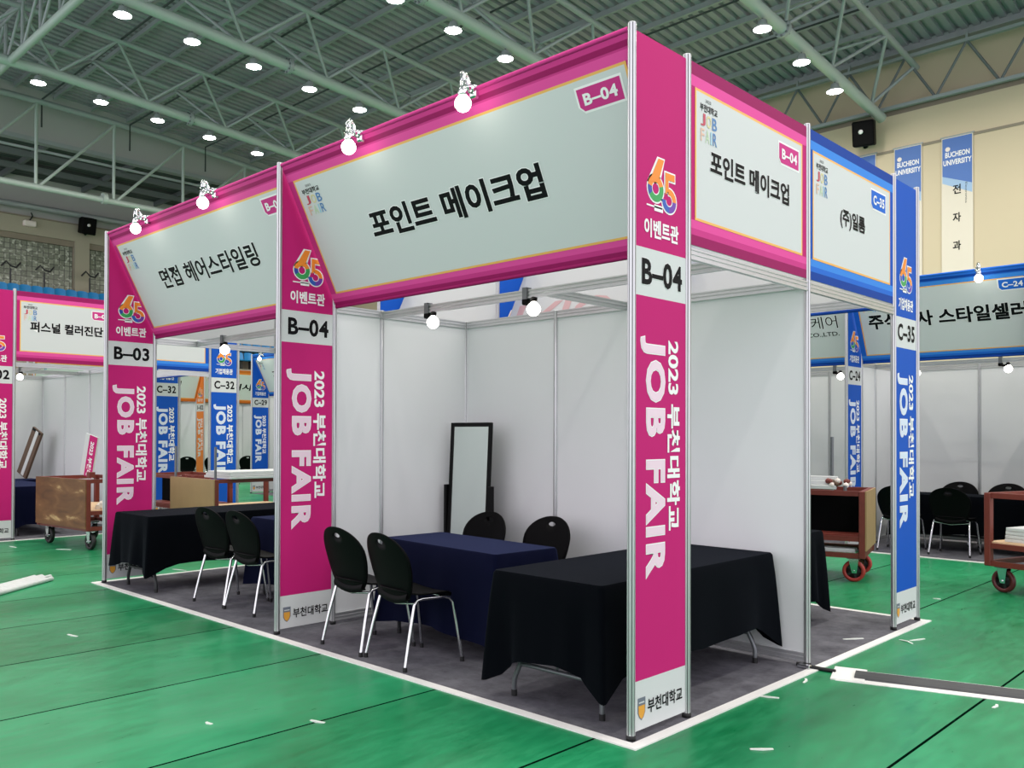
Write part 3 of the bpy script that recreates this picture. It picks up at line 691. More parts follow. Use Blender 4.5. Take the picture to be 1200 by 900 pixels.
# ------------------------------------------------------------------ C-24 row across the rear aisle
YC = 8.0
def c_row(label, x0, code, title, trect, sub=None, last=False, off=.035):
    x1 = x0+CW; b = booth(label, (x0, YC, 0))
    for x in ([x0, x1] if last else [x0]):
        for y, z in ((YC, 3.5), (YC+.5, 3.5), (YC+.97, 2.5), (YC+Y1, 2.5)): post(b, x, y, z)
        panel(b, (x, YC+.5), (x, YC+.97)); panel(b, (x, YC+.97), (x, YC+Y1)); pillar(b, x, YC, BLUE, code if x == x0 else 'C-23')
    post(b, x0+CW/2, YC+Y1, 2.5)
    for k in range(2): panel(b, (x0+CW/2*k, YC+Y1), (x0+CW/2*(k+1), YC+Y1))
    beam(b, (x0, YC+.97, 2.46), (x1, YC+.97, 2.46))
    front_sign(b, x0, x1, YC, BLUE, title, code, trect, (CW-.37, .155, CW-.09, .28), off=off, sub=sub)
XC = -2.22
c_row('blue booth C-24 across the right aisle with chairs and black table', XC, 'C-24', '주식회사 스타일셀러', (.17, .44, 2.0, .65), last=True)
c_row('blue booth C-25 left of C-24 with thin company lettering on its sign', XC-CW, 'C-25', '바이오케어', (.9, .40, 1.87, .58), ('HEALTHCARE CO.,LTD.', .7, .63, 1.87, .70), off=.0)
c_row('blue booth C-26 at the left end of the rear row', XC-2*CW, 'C-26', '', (.5, .45, 1.6, .65))
XF = -17.2
c_row('distant blue booth C-29 seen at the right edge inside booth B-03', XF, 'C-29', '자람', (.55, .45, 1.6, .65))
c_row('distant blue booth C-28 right of booth C-29', XF+CW, 'C-28', '', (.5, .45, 1.6, .65))
c_row('distant blue booth C-27 at the end of the far rear row', XF+2*CW, 'C-27', '', (.5, .45, 1.6, .65), last=True)
carpet('dark grey carpet under the right rear booths with chairs', XC-2*CW-.03, XC+CW+.05, YC-.03, YC+4); tape('white tape strip along the carpet front of booth C-24', XC-2*CW, XC+CW+.1, YC-.09, YC-.03)
carpet('dark grey carpet under the distant booth C-29', XF-.03, XF+3*CW+.05, YC-.03, YC+4)
# orange booths far behind
def orange_booth(label, y0, code, title, trect):
    X = -22.0; b = booth(label, (X, y0, 0)); D = 2.4
    for y in ((y0, y0+D) if code == 'I-03' else (y0+D,)):
        for x, z in ((X, 3.5), (X-.5, 3.5), (X-Y1, 2.5)): post(b, x, y, z)
    for k in range(2): panel(b, (X-Y1, y0+k*D/2), (X-Y1, y0+(k+1)*D/2)); 
    post(b, X-Y1, y0+D/2, 2.5)
    panel(b, (X-Y1, y0+D), (X-.5, y0+D))
    g = G(); g.box(X-.48, X-.02, y0+D-.004, y0+D+.004, .04, 3.475, 'white_fabric')
    sh = Sheet(g, (X-.5, y0+D-.0045, 0), (1, 0, 0), (0, 0, 1), (0, -1, 0)); pillar_art(sh, ORANGE, code); g.obj('pillar_banner', b, True)
    g = G(); n = Vector((1, 0, -.5)).normalized(); V = Vector((.5, 0, 1)).normalized(); S = 1.118; O = Vector((X-.5, y0+.03, 2.48)); U = Vector((0, 1, 0)); W = D-.06
    c = [O, O+U*W, O+U*W+V*S, O+V*S]
    g.add(c+[p-n*.008 for p in c], [(0, 1, 2, 3), (7, 6, 5, 4), (0, 4, 5, 1), (1, 5, 6, 2), (2, 6, 7, 3), (3, 7, 4, 0)], 'white_fabric')
    tilt_art(Sheet(g, O, U, V, n), ORANGE, title, code, W, trect, (1.9, .17, 2.2, .29)); g.obj('front_sign', b, True)
for k, (lab, code, ttl) in enumerate((('distant orange and white booth mostly hidden behind the left C-32 pillar', 'I-03', ''), ('distant orange and white booth seen between the two C-32 pillars', 'I-02', '우리'), ('distant orange and white booth seen right of pillar C-32', 'I-01', '지사'))):
    orange_booth(lab, 4.42+2.4*k+0.0 if k == 0 else 4.42+2.4*k, code, ttl, (1.0, .45, 1.75, .68))

# ------------------------------------------------------------------ clip lamps
def clip_front(label, loc, group='clip lamps on the booth signs', flip=1):
    t = thing('clip_lamp', label, 'lamp', loc, 0 if flip > 0 else PI, group)
    g = G(); g.box(-.026, .026, -.022, .022, -.05, .03, 'chrome', ch=.01); g.lathe([(0, .02), (.025, .015), (.028, -.03), (0, -.036)], 'chrome', 14, Mx((0, -.03, 0), 0, PI/2)); g.obj('clamp', t)
    g = G(); g.lathe([(0, .028), (.02, .02), (.028, 0), (.02, -.02), (0, -.028)], 'chrome', 14, Mx((0, -.06, 0))); g.tube([(0, -.06, 0), (.012, -.09, .01), (.03, -.115, .02)], .012, 'chrome', 8); g.obj('joint', t)
    g = G(); g.tube([(.025, -.075, .0), (.022, -.085, .03), (.024, -.1, .048), (.032, -.118, .052), (.04, -.13, .036), (.04, -.13, -.02)], .019, 'chrome', 12)
    g.lathe([(.0, .0), (.019, 0), (.021, -.04), (.027, -.05), (.027, -.062), (.03, -.075), (.022, -.085)], 'chrome', 16, Mx((.04, -.13, .005))); g.obj('socket', t)
    g = G(); g.lathe([(.018, .05), (.03, .036), (.044, .018), (.048, 0), (.044, -.02), (.03, -.038), (.015, -.046), (0, -.048)], 'bulb', 18, Mx((.04, -.13, -.122))); g.obj('bulb', t)
    return t
def clip_beam(label, loc, rz, group='clip lamps on the ceiling beams'):
    t = thing('clip_lamp', label, 'lamp', loc, rz, group)      # origin: beam underside centre
    g = G(); g.box(-.02, .02, -.026, -.017, -.03, .075, 'grey_tube'); g.box(-.02, .02, .017, .026, -.03, .075, 'grey_tube'); g.box(-.02, .02, -.026, .026, .064, .075, 'grey_tube'); g.box(-.025, .025, -.03, .03, -.045, -.002, 'black_plastic', ch=.008); g.obj('clamp', t)
    g = G(); g.tube([(0, 0, -.03), (.03, -.01, -.04), (.06, -.02, -.035), (.08, -.03, -.045)], .014, 'black_plastic', 8); g.lathe([(0, .03), (.022, .03), (.024, -.01), (.03, -.03), (.02, -.035)], 'black_plastic', 12, Mx((.09, -.03, -.035), 0, -.3)); g.obj('socket', t)
    g = G(); g.lathe([(.018, .05), (.03, .036), (.044, .018), (.048, 0), (.044, -.02), (.03, -.038), (.015, -.046), (0, -.048)], 'bulb', 18, Mx((.095, -.035, -.085))); g.obj('bulb', t)
    return t
lf = clip_front('clip lamp with round bulb on the B-04 front sign, nearest the corner post', (-1.098, 0, 3.475))
for x, lab in ((-2.17, 'clip lamp with round bulb on the left half of the B-04 front sign'), (-4.13, 'clip lamp with round bulb on the right half of the B-03 front sign'), (-5.395, 'clip lamp with round bulb at the left end of the B-03 front sign')): dup(lf, (x, 0, 3.475), 0, lab)
dup(lf, (-.295, .075, 3.49), PI, 'clip lamp showing only its white hook above the B-04 number tag')
dup(lf, (-.65, YC, 3.475), 0, 'clip lamp with round bulb on the blue C-24 sign across the aisle')
dup(lf, (-16.66, YC, 3.475), 0, 'small distant clip lamp on the blue C-29 sign')
lb = clip_beam('black clip lamp with lit bulb left of the mirror on the B-04 ceiling beam', (-2.585, .97, 2.43), 0)
for x, y, lab in ((-1.56, .97, 'black clip lamp with lit bulb at the middle of the B-04 ceiling beam'), (-5.76, .97, 'black clip lamp with lit bulb on the B-03 ceiling beam'), (-11.95, 2.95, 'black clip lamp with lit bulb under the blue C-32 sign'),
                  (-13.18, .97, 'clip lamp with lit bulb nearest the left edge inside booth B-02'), (-11.97, .97, 'second clip lamp with lit bulb inside booth B-02'),
                  (-1.75, 8.97, 'clip lamp with lit bulb beside the blue C-35 pillar edge'), (-.66, 8.97, 'clip lamp with lit bulb inside booth C-24 near the right edge'), (-2.78, 8.97, 'clip lamp with lit bulb left of the C-24 pillar')):
    dup(lb, (x, y, 2.43), 0, lab)
t = dup(lb, (-.47, 2.95, 2.50), PI, 'dark unlit-side clip lamp on the beam inside booth C-35')

# ------------------------------------------------------------------ furniture
def rrect(hx, hy, r, n=5, sub=10):
    pts = []
    for cx, cy, a0 in ((hx-r, -hy+r, -90), (hx-r, hy-r, 0), (-hx+r, hy-r, 90), (-hx+r, -hy+r, 180)):
        arc = [(cx+r*math.cos(math.radians(a0+90*k/n)), cy+r*math.sin(math.radians(a0+90*k/n))) for k in range(n+1)]
        if pts:
            p, q = pts[-1], arc[0]
            for k in range(1, sub): pts.append((p[0]+(q[0]-p[0])*k/sub, p[1]+(q[1]-p[1])*k/sub))
        pts += arc
    p, q = pts[-1], pts[0]
    for k in range(1, sub): pts.append((p[0]+(q[0]-p[0])*k/sub, p[1]+(q[1]-p[1])*k/sub))
    return pts
def drape(label, loc, L, W, top, drop, corner, mt, seed=0, rz=0):
    rnd = random.Random(seed); hx, hy = W/2+.006, L/2+.006
    P = rrect(hx, hy, .03, 4, 14); n = len(P); R = 9; vs = []; fs = []
    ph = [rnd.uniform(0, 6.28) for _ in range(4)]
    cs = [rnd.uniform(.75, 1.15) for _ in range(4)]
    per = [0]
    for i in range(n): per.append(per[-1]+math.hypot(P[(i+1) % n][0]-P[i][0], P[(i+1) % n][1]-P[i][1]))
    for j in range(R):
        t = j/(R-1)
        for i, (x, y) in enumerate(P):
            dcx = hx-abs(x); dcy = hy-abs(y); dc = max(dcx, dcy) ; q = (0 if x > 0 else 1)+(0 if y > 0 else 2)
            cw = math.exp(-(dc/.13)**2)*cs[q]
            nx, ny = (math.copysign(1, x), 0) if dcx < dcy else (0, math.copysign(1, y))
            if dc < .05:
                nx, ny = math.copysign(.7, x), math.copysign(.7, y)
            s = per[i]
            f = .012*math.sin(s*9+ph[0])+.010*math.sin(s*17+ph[1])+.006*math.sin(s*31+ph[2])
            fold = (-.035*math.exp(-((dc-.13)/.05)**2)+.05*math.exp(-(dc/.06)**2))
            off = .006*min(1, t*8)+t*(.028+f+fold)
            z = top-(.012 if j else 0)-(drop-.012)*t-corner*cw*t**2+(.012*math.sin(s*7+ph[3]))*t
            if j == 0: off = -.008; z = top
            if j == 1: off = .004; z = top-.014
            vs.append((x+nx*off, y+ny*off, max(z, .012)))
    fs.append(tuple(range(n)))
    for j in range(R-1):
        for i in range(n):
            i2 = (i+1) % n; fs.append((j*n+i, (j+1)*n+i, (j+1)*n+i2, j*n+i2))
    g = G(); g.add(vs, fs[1:], mt, True); g.add(vs[:n], [fs[0]], mt, False)
    o = g.obj('tablecloth'); o.location = loc; o.rotation_euler = (0, 0, rz); tag(o, label, 'tablecloth', 'draped tablecloths')
    return o
def table(label, loc, L, W, top=.708, tube='grey_tube', rz=0):
    t = thing('folding_table', label, 'table', loc, rz, 'folding tables')
    G().box(-W/2, W/2, -L/2, L/2, top-.028, top, 'dark_tube', ch=.006).obj('tabletop', t)
    for e in (-1, 1):
        y = e*(L/2-.1); a = W/2-.07
        for s in (-1, 1):
            q = G().tube([(s*a, y, .012), (s*a, y, .085), (s*(a-.012), y, .12), (s*(a-.045), y, .185), (s*(a-.075), y, .26), (s*(a-.085), y, .36), (s*(a-.085), y, top-.03)], .0145, tube, 10).obj('leg', t)
            G().tube([(s*a, y, 0), (s*a, y, .035)], .017, 'foot_black', 10).obj('foot_cap', q)
        G().tube([(-(a-.045), y, .19), (a-.045, y, .19)], .014, tube, 8).obj('cross_bar', t)
        G().tube([(0, y, .19), (0, y-e*.3, top-.03)], .009, tube, 8).obj('brace', t)
    return t
def tab_set(lab_t, lab_c, cx, cy, L, W, mt, seed, drop=.5, corner=.11, tube='grey_tube', rz=0):
    table(lab_t, (cx, cy, .0065), L, W, .705, tube, rz); drape(lab_c, (cx, cy, .0), L, W, .722, drop, corner, mt, seed, rz)
tab_set('folding table under black cloth beside the near B-04 pillar', 'black tablecloth over the table beside the near B-04 pillar', -.585, .955, 1.84, .76, 'cloth_black', 3, .455, .15)
tab_set('folding table under navy cloth between the four chairs in booth B-04', 'navy tablecloth between the four chairs in booth B-04', -1.99, .81, .56, 1.25, 'cloth_navy', 5, .57, .05, 'dark_tube', math.radians(-4))
tab_set('folding table under black cloth against the left B-03 pillar', 'black tablecloth over the table against the left B-03 pillar', -5.73, .93, 1.82, .75, 'cloth_black', 8, .46, .07, 'dark_tube')
tab_set('folding table under navy cloth behind the two chairs in booth B-03', 'navy tablecloth behind the two chairs in booth B-03', -4.1, .99, .58, 1.25, 'cloth_navy', 9, .57, .05, 'dark_tube')
tab_set('folding table under black cloth in booth C-35 behind the white wall', 'black tablecloth hanging at the end of the booth C-35 table', -1.42, 3.06, .75, 1.74, 'cloth_black', 12, .52, .18, 'dark_tube')
tab_set('folding table under black cloth inside booth C-24', 'black tablecloth behind the chairs inside booth C-24', -1.05, 9.08, .58, 1.75, 'cloth_black', 14, .5, .08, 'dark_tube')
tab_set('folding table under navy cloth nearest the pillar in booth B-02', 'navy tablecloth nearest the pillar in booth B-02', -12.0, .95, .7, 1.8, 'cloth_navy', 15, .55, .06, 'dark_tube')
tab_set('folding table under navy cloth at the back of booth B-02', 'navy tablecloth at the back of booth B-02', -13.3, 1.05, 1.2, .5, 'cloth_navy', 16, .55, .06, 'dark_tube')

def polar_shell(outline, hole, cen, rings, mp, th, mt, g):
    """outline(a)->(x,z) radius function; hole (rx,rz) or None; mp maps (x,z) to 3D centre surface and normal"""
    n = 44; lay = []
    for k in range(rings+1):
        t = k/rings; row = []
        for i in range(n):
            a = 2*PI*i/n; ox, oz = outline(a)
            hx, hz = (cen[0]+hole[0]*math.cos(a), cen[1]+hole[1]*math.sin(a)) if hole else cen
            row.append((hx+(ox-hx)*t, hz+(oz-hz)*t))
        lay.append(row)
    fr = [[mp(*p, th/2) for p in row] for row in lay]; bk = [[mp(*p, -th/2) for p in row] for row in lay]
    vs = [p for r in fr for p in r]+[p for r in bk for p in r]; N = n*(rings+1); fs = []
    for k in range(rings):
        for i in range(n):
            j = (i+1) % n; fs.append((k*n+i, (k+1)*n+i, (k+1)*n+j, k*n+j)); fs.append((N+k*n+i, N+k*n+j, N+(k+1)*n+j, N+(k+1)*n+i))
    for i in range(n):
        j = (i+1) % n; fs.append((rings*n+i, N+rings*n+i, N+rings*n+j, rings*n+j))
        if hole: fs.append((i, j, N+j, N+i))
    g.add(vs, fs, mt, True)
def chair(label, loc, rz, group):
    t = thing('plastic_chair', label, 'chair', loc, rz, group)
    zc = .70
    def outl(a):
        c, s_ = math.cos(a), math.sin(a)
        for r in range(1, 500):
            x = r*.001*c; z = zc+r*.001*s_
            h = (z-.40)/(.85-.40)
            if h <= 0 or h >= 1: break
            wd = (.165+.08*math.sin(min(1, h/.6)*PI/2)) if h < .6 else .245*math.sqrt(max(0, 1-((h-.6)/.4)**2.1))
            if h < .12: wd *= math.sqrt(max(0, 1-((.12-h)/.12)**2))
            if abs(x) >= wd: break
        return x, z
    def mp(x, z, o):
        h = max(0, (z-.40)/.45); y = -.165-.13*h**1.3+.55*x*x*(.5+.5*h)
        return (x, y+o, z)
    g = G(); polar_shell(outl, (.038, .016), (0, .79), 8, mp, .010, 'black_plastic', g); g.obj('backrest', t)
    def outs(a):
        c, s_ = math.cos(a), math.sin(a); e = 3.2; r = 1/((abs(c)/.225)**e+(abs(s_)/.2)**e)**(1/e); return r*c, r*s_
    def mps(x, y, o):
        f = max(0, (y-.08)/.12); rr = max(0, (-.08-y)/.12); return (x, y, .452-.045*f*f+.03*rr*rr+.25*x*x+o)
    g = G(); polar_shell(outs, None, (0, 0), 7, mps, .012, 'black_plastic', g); g.obj('seat', t)
    g = G()
    pts = [[(-.1+.2*i/8, -.178+.0*j-.01*math.sin(PI*j/4), .44-.05*j/4+.1*(abs(i-4)/4)**2*.3) for j in range(5)] for i in range(9)]
    vs = [p for r in pts for p in r]+[(p[0], p[1]+.03, p[2]+.005) for r in pts for p in r]
    fs = [(i*5+j, i*5+j+1, (i+1)*5+j+1, (i+1)*5+j) for i in range(8) for j in range(4)]; fs += [tuple(45+q for q in f)[::-1] for f in fs]
    g.add([(p[0]*1.7, p[1], p[2]) for p in vs], fs, 'black_plastic', True); g.obj('back_bracket', t)
    for s in (-1, 1):
        pts = [(s*.237, -.235, .012), (s*.222, -.19, .22), (s*.207, -.145, .40), (s*.2, -.12, .425), (s*.197, -.08, .432), (s*.197, .09, .428), (s*.2, .13, .42), (s*.208, .155, .39), (s*.222, .185, .2), (s*.235, .21, .012)]
        q = G().tube(pts, .0115, 'chrome_leg', 10).obj('leg_frame', t)
        for k in (0, -1):
            p = pts[k]; G().tube([(p[0], p[1], 0), (p[0], p[1], .03)], .0145, 'foot_black', 8).obj('foot_cap', q)
    G().tube([(-.205, -.14, .41), (0, -.15, .385), (.205, -.14, .41)], .008, 'chrome_leg', 8).obj('rear_crossbar', t)
    G().tube([(-.2, .12, .42), (.2, .12, .42)], .008, 'chrome_leg', 8).obj('front_crossbar', t)
    return t
R = math.radians
c0 = chair('black plastic chair at the navy table, next to the middle pink pillar', (-2.42, .285, .0065), R(-3), 'black plastic chairs')
for x, y, a, lab in ((-1.905, .265, -7, 'black plastic chair at the front of the navy table, second from the middle pillar'),
                     (-2.54, 1.33, 178, 'black plastic chair behind the navy table in front of the mirror'),
                     (-1.93, 1.39, 176, 'black plastic chair behind the navy table to the right of the mirror'),
                     (-4.56, .42, 3, 'left black plastic chair of the two inside booth B-03'),
                     (-4.05, .43, 0, 'right black plastic chair of the two inside booth B-03'),
                     (-1.05, 8.47, 0, 'black plastic chair facing the table in booth C-24 with its back to the aisle'),
                     (-1.40, 9.63, 180, 'black plastic chair behind the C-24 table, directly beyond the front chair'),
                     (-.80, 9.62, 180, 'black plastic chair behind the C-24 table, partly behind the red cart'),
                     (-1.68, 8.45, 4, 'black plastic chair in booth C-24 partly hidden by the blue C-35 pillar'),
                     (-21.4, 8.4, 60, 'distant black chair seen left of the orange pillar'), (-21.2, 10.2, 65, 'distant black chair between blue pillars C-32 and C-29'),
                     (-21.2, 11.1, 60, 'distant black chair right of the far C-29 pillar'), (-21.3, 9.15, 60, 'distant black chair just right of the orange pillar')):
    dup(c0, (x, y, .0065 if x > -19 else 0), R(a), lab)
# standing mirror
t = thing('standing_mirror', 'tall black-framed standing mirror in the back corner of booth B-04', 'mirror', (-2.84, 1.66, .0065), R(3))
Mt = Mx((0, 0, .82), 0, R(-3)); g = G()
for a in (-1, 1): g.box(a*.2175-.0175, a*.2175+.0175, -.013, .013, -.74, .765, 'black_frame', Mt, ch=.004)
g.box(-.2, .2, -.013, .013, .73, .765, 'black_frame', Mt); g.box(-.2, .2, -.013, .013, -.74, -.705, 'black_frame', Mt); g.obj('frame', t)
G().box(-.202, .202, -.004, .004, -.71, .735, 'mirror_glass', Mt).obj('glass', t)
G().box(-.21, .21, .005, .012, -.72, .75, 'black_frame', Mt).obj('backboard', t)
for a in (-1, 1):
    g = G(); g.box(a*.252-.014, a*.252+.014, -.03, .03, .03, 1.05, 'black_frame', ch=.004); g.obj('upright', t)
    g = G(); g.box(a*.252-.02, a*.252+.02, -.2, .14, 0, .04, 'black_frame', ch=.006); g.obj('foot', t)
G().box(-.25, .25, -.015, .015, .05, .08, 'black_frame').obj('stretcher', t)

# ------------------------------------------------------------------ carts
def caster(t, x, y, tyre, hub, rz=0):
    q = G(); q.box(x-.06, x+.06, y-.05, y+.05, .235, .25, 'grey_tube')
    for s in (-1, 1): q.add([(x-.05, y+s*.038, .24), (x+.05, y+s*.038, .24), (x+.03, y+s*.036, .09), (x-.015, y+s*.036, .09)], [(0, 1, 2, 3)], 'chrome'); q.add([(x-.05, y+s*.033, .24), (x+.05, y+s*.033, .24), (x+.03, y+s*.031, .09), (x-.015, y+s*.031, .09)], [(3, 2, 1, 0)], 'chrome')
    q.tube([(x, y-.05, .11), (x, y+.05, .11)], .012, 'chrome', 8); c = q.obj('caster', t)
    w = G(); M = Mx((x, y, .11), 0, PI/2)
    w.lathe([(.075, -.025), (.1, -.025), (.11, -.015), (.11, .015), (.1, .025), (.075, .025), (.075, -.025)], tyre, 24, M)
    w.lathe([(0, -.008), (.078, -.008), (.078, .008), (0, .008)], 'tyre_dark', 20, M)
    w.lathe([(.0, -.03), (.022, -.03), (.022, .03), (0, .03)], 'chrome', 14, M)
    for k in range(5): w.box(.018, .078, -.012, .012, -.012, .012, hub, M @ Matrix.Rotation(2*PI*k/5, 4, 'Z'))
    w.obj('wheel', c)
def cart(label, loc, rz, L, D, H=.95, tyre='tyre_red', hub='tyre_dark', end=None, end_side='x1', shelf=.42, black=False, poles=()):
    """origin at a bottom corner; x along length L, y along depth D"""
    t = thing('wooden_cart', label, 'cart', loc, rz, 'wooden equipment carts')
    p = .06
    for x in (p/2, L-p/2):
        for y in (p/2, D-p/2): G().box(x-p/2, x+p/2, y-p/2, y+p/2, .25, H, 'wood_red', ch=.005).obj('corner_post', t)
    for z in (H-.05, .25, shelf):
        for y in (p/2, D-p/2): G().box(p, L-p, y-.02, y+.02, z, z+.05, 'wood_red').obj('long_rail', t)
        for x in (p/2, L-p/2): G().box(x-.02, x+.02, p, D-p, z, z+.05, 'wood_red').obj('end_rail', t)
    G().box(.03, L-.03, .03, D-.03, shelf+.05, shelf+.065, 'wood_red' if black else 'wood_pale').obj('shelf', t)
    if end:
        for sd, mt in end:
            if sd == 'x1': G().box(L, L+.015, 0, D, .33, H, mt).obj('end_board', t)
            if sd == 'y0': G().box(0, L, -.015, 0, .28, H, mt).obj('side_board', t)
            if sd == 'x0': G().box(-.015, 0, 0, D, .33, H, mt).obj('end_board', t)
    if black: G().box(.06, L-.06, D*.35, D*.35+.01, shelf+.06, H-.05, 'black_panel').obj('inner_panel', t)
    for x in (.12, L-.12):
        for y in (.12, D-.12): caster(t, x, y, tyre, hub)
    for x, y, h in poles: G().tube([(x, y, H-.05), (x, y, H+h)], .018, 'grey_tube', 8).obj('stake', t)
    return t
# cart beyond booth C-35
a = R(15); e1 = Vector((math.cos(a), math.sin(a), 0)); L = 1.4
p = Vector((-.98, 5.42, 0))-e1*L
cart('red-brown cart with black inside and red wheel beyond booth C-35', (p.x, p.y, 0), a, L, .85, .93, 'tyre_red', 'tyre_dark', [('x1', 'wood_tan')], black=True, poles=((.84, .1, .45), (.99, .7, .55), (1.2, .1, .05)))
Mc = Mx((p.x, p.y, 0), a)
def rest(name, label, cat, M, boxes, mt, group=None):
    g = G()
    for b in boxes: g.box(*b[:6], b[6] if len(b) > 6 else mt, M, ch=.004)
    return tag(g.obj(name), label, cat, group)
for k in range(3): rest('aluminium_beam', '%s white beam of the stack on the cart beyond booth C-35' % ('lowest', 'middle', 'topmost')[k], 'beam', Mc, [(.3, L-.3, .18+.05*k, .24+.05*k, .931+.045*k, .974+.045*k)], 'white_print', 'white beams on the cart')
g = G(); rnd = random.Random(4)
for k in range(16): g.lathe([(0, .03), (.022, .02), (.03, 0), (.022, -.02), (0, -.03)], rnd.choice(['wood_red', 'frame_brown', 'vest_white']), 8, Mc @ Mx((L-.3+rnd.uniform(-.1, .14), .25+rnd.uniform(-.1, .1), .962+rnd.uniform(0, .06))))
o = tag(g.obj('hardware_pile'), 'small heap of dark metal fittings on the cart corner beyond booth C-35', 'fittings'); o['kind'] = 'stuff'
g = G(); g.lathe([(0, 0), (.035, 0), (.04, .03), (.035, .08), (.015, .1), (.015, .12), (0, .12)], 'vest_white', 14); g.lathe([(.041, .02), (.035, .05)], 'tyre_red', 14)
o = g.obj('spray_can'); o.location = Mc @ Vector((.95, .55, .93)); tag(o, 'small white and red can standing on the cart beyond booth C-35', 'can')
for k in range(2): rest('aluminium_beam', ('pale beam lying on the lower rail of the cart beyond booth C-35', 'thin second pale beam low on the cart beyond booth C-35')[k], 'beam', Mc, [(.1, L-.1, .05+.09*k, .12+.09*k, .301, .34)], 'white_print')
# cart at the right edge
a = R(-17)
cart('red-brown open cart with dark wheel at the right edge', (-.02, 5.84, 0), a, 1.5, .8, .95, 'hub_maroon', 'tyre_dark')
Mc = Mx((-.02, 5.84, 0), a)
for k in range(4): rest('white_board', '%s white board of the pile inside the cart at the right edge' % ('lowest', 'second lowest', 'second highest', 'topmost')[k], 'board', Mc, [(.14+.004*k, 1.3, .1, .7, .486+.035*k, .518+.035*k)], 'white_print', 'white boards inside the right cart')
Ml = Mc @ Mx((.42, .3, .63), 0, 0, R(-10)); rest('white_plank', 'narrow white plank leaning inside the cart at the right edge', 'plank', Ml, [(-.012, .012, -.04, .04, 0, .25)], 'white_print')
# left cart with worn board
a = R(6); e1 = Vector((math.cos(a), math.sin(a), 0)); L = 1.36
p = Vector((-8.84, .78, 0))-e1*L
cart('worn brown wooden cart in front of the far left booth', (p.x, p.y, 0), a, L, .85, .905, 'tyre_dark', 'tyre_dark', [('y0', 'worn_board')], shelf=.45)
Mc = Mx((p.x, p.y, 0), a)
g = G(); rnd = random.Random(9)
for k in range(5): g.tube([(L-.1+.02*math.sin(k), .2+.04*k, .54+.02*k), (L-.2, .3+.05*k, .58+.03*(k % 3)), (L-.12, .45, .56+.03*k), (L-.25, .6, .55)], .035, 'vest_white', 8, M=Mc)
tag(g.obj('cloth_bundle'), 'bundle of white cloth lying inside the worn brown cart', 'cloth')
Ml = Mc @ Mx((L-.1, .55, .54), 0, R(8)); rest('white_board', 'white board leaning inside the worn brown cart', 'board', Ml, [(-.02, 0, 0, .25, 0, .36)], 'white_print')
# pink sign strip leaning on the cart
t = tag(G().obj('sign_strip'), 'pink sign strip with white lettering leaning behind the worn brown cart', 'sign'); bpy.data.objects.remove(t)
g = G(); Ms = Mx((-9.96, 1.2, .9), R(12), R(0), R(14))
g.box(-.14, .14, -.01, .01, 0, .58, 'white_print', Ms)
sh = Sheet(g, Ms @ Vector((-.14, -.012, 0)), Ms.to_3x3() @ Vector((1, 0, 0)), Ms.to_3x3() @ Vector((0, 0, 1)), Ms.to_3x3() @ Vector((0, -1, 0)))
sh.rect(.1, 0, .28, .58, 'pink', 1); sh.text('2023 부천대', .14, .02, .24, .5, 'white_bright', 2, .03, vert=True)
tag(g.obj('sign_strip'), 'pink sign strip with white lettering leaning behind the worn brown cart', 'sign')
rest('small_box', 'small dark red block standing on the worn brown cart', 'box', Mc, [(.86, .94, .25, .33, .906, .98)], 'wood_red')
# brown leaning frame in booth B-02
g = G(); Mf = Mx((-13.55, 1.50, .775), R(8), R(-8), R(22))
g.box(-.16, .16, -.02, .02, 0, .84, 'frame_brown', Mf, ch=.005); g.box(-.02, .07, -.024, -.019, .02, .82, 'white_print', Mf); g.box(-.14, .14, -.023, -.02, .79, .83, 'ink', Mf)
tag(g.obj('leaning_board'), 'brown board with a pale stripe leaning on the table in booth B-02', 'board')
# cart seen through booth B-03
a = R(0); cart('red-brown cart with tan end board seen through booth B-03', (-9.1, 2.02, 0), a, 1.22, 1.5, .9, 'tyre_red', 'tyre_dark', [('y0', 'wood_tan')], poles=((.05, .04, .42), (1.16, .04, .42)))
Mc = Mx((-9.1, 2.02, 0), a)
for k in range(3): rest('white_board', '%s long white board stacked on the cart seen through booth B-03' % ('lowest', 'middle', 'topmost')[k], 'board', Mc, [(.55+.05*k, 1.28-.02*k, .2, 1.9, .901+.032*k, .931+.032*k)], 'white_print', 'white boards on the cart through B-03')
for k in range(3): rest('short_bracket', '%s short dark bracket lying on the cart seen through booth B-03' % ('left', 'middle', 'right')[k], 'bracket', Mc, [(.1+.14*k, .2+.14*k, .1, .16, .901, .93)], 'wood_red', 'brackets on the cart')

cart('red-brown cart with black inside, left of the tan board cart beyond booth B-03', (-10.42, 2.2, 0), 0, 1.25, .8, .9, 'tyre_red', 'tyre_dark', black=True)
# ------------------------------------------------------------------ floor things
# aluminium poles at the left edge
for k in range(6):
    g = G(); a = Vector((-7.02+.035*k-.1*k, -.36-.07*k*.5, .022+.0*k)); d = Vector((.46, -.56, 0)).normalized()
    n = Vector((-d.y, d.x, 0)); a = Vector((-7.05, -.41, .022))-n*(-.046*k)*1.0-d*(.05*(k % 2)-.0)+d*(.12 if k > 3 else 0)
    g.tube([a, a+d*1.6], .022, 'white_print', 12); o = g.obj('white_pole')
    tag(o, '%s white pole lying on the green floor at the left edge' % ('nearest', 'second nearest', 'third nearest', 'third farthest', 'second farthest', 'farthest')[k], 'pole', 'white poles on the floor')
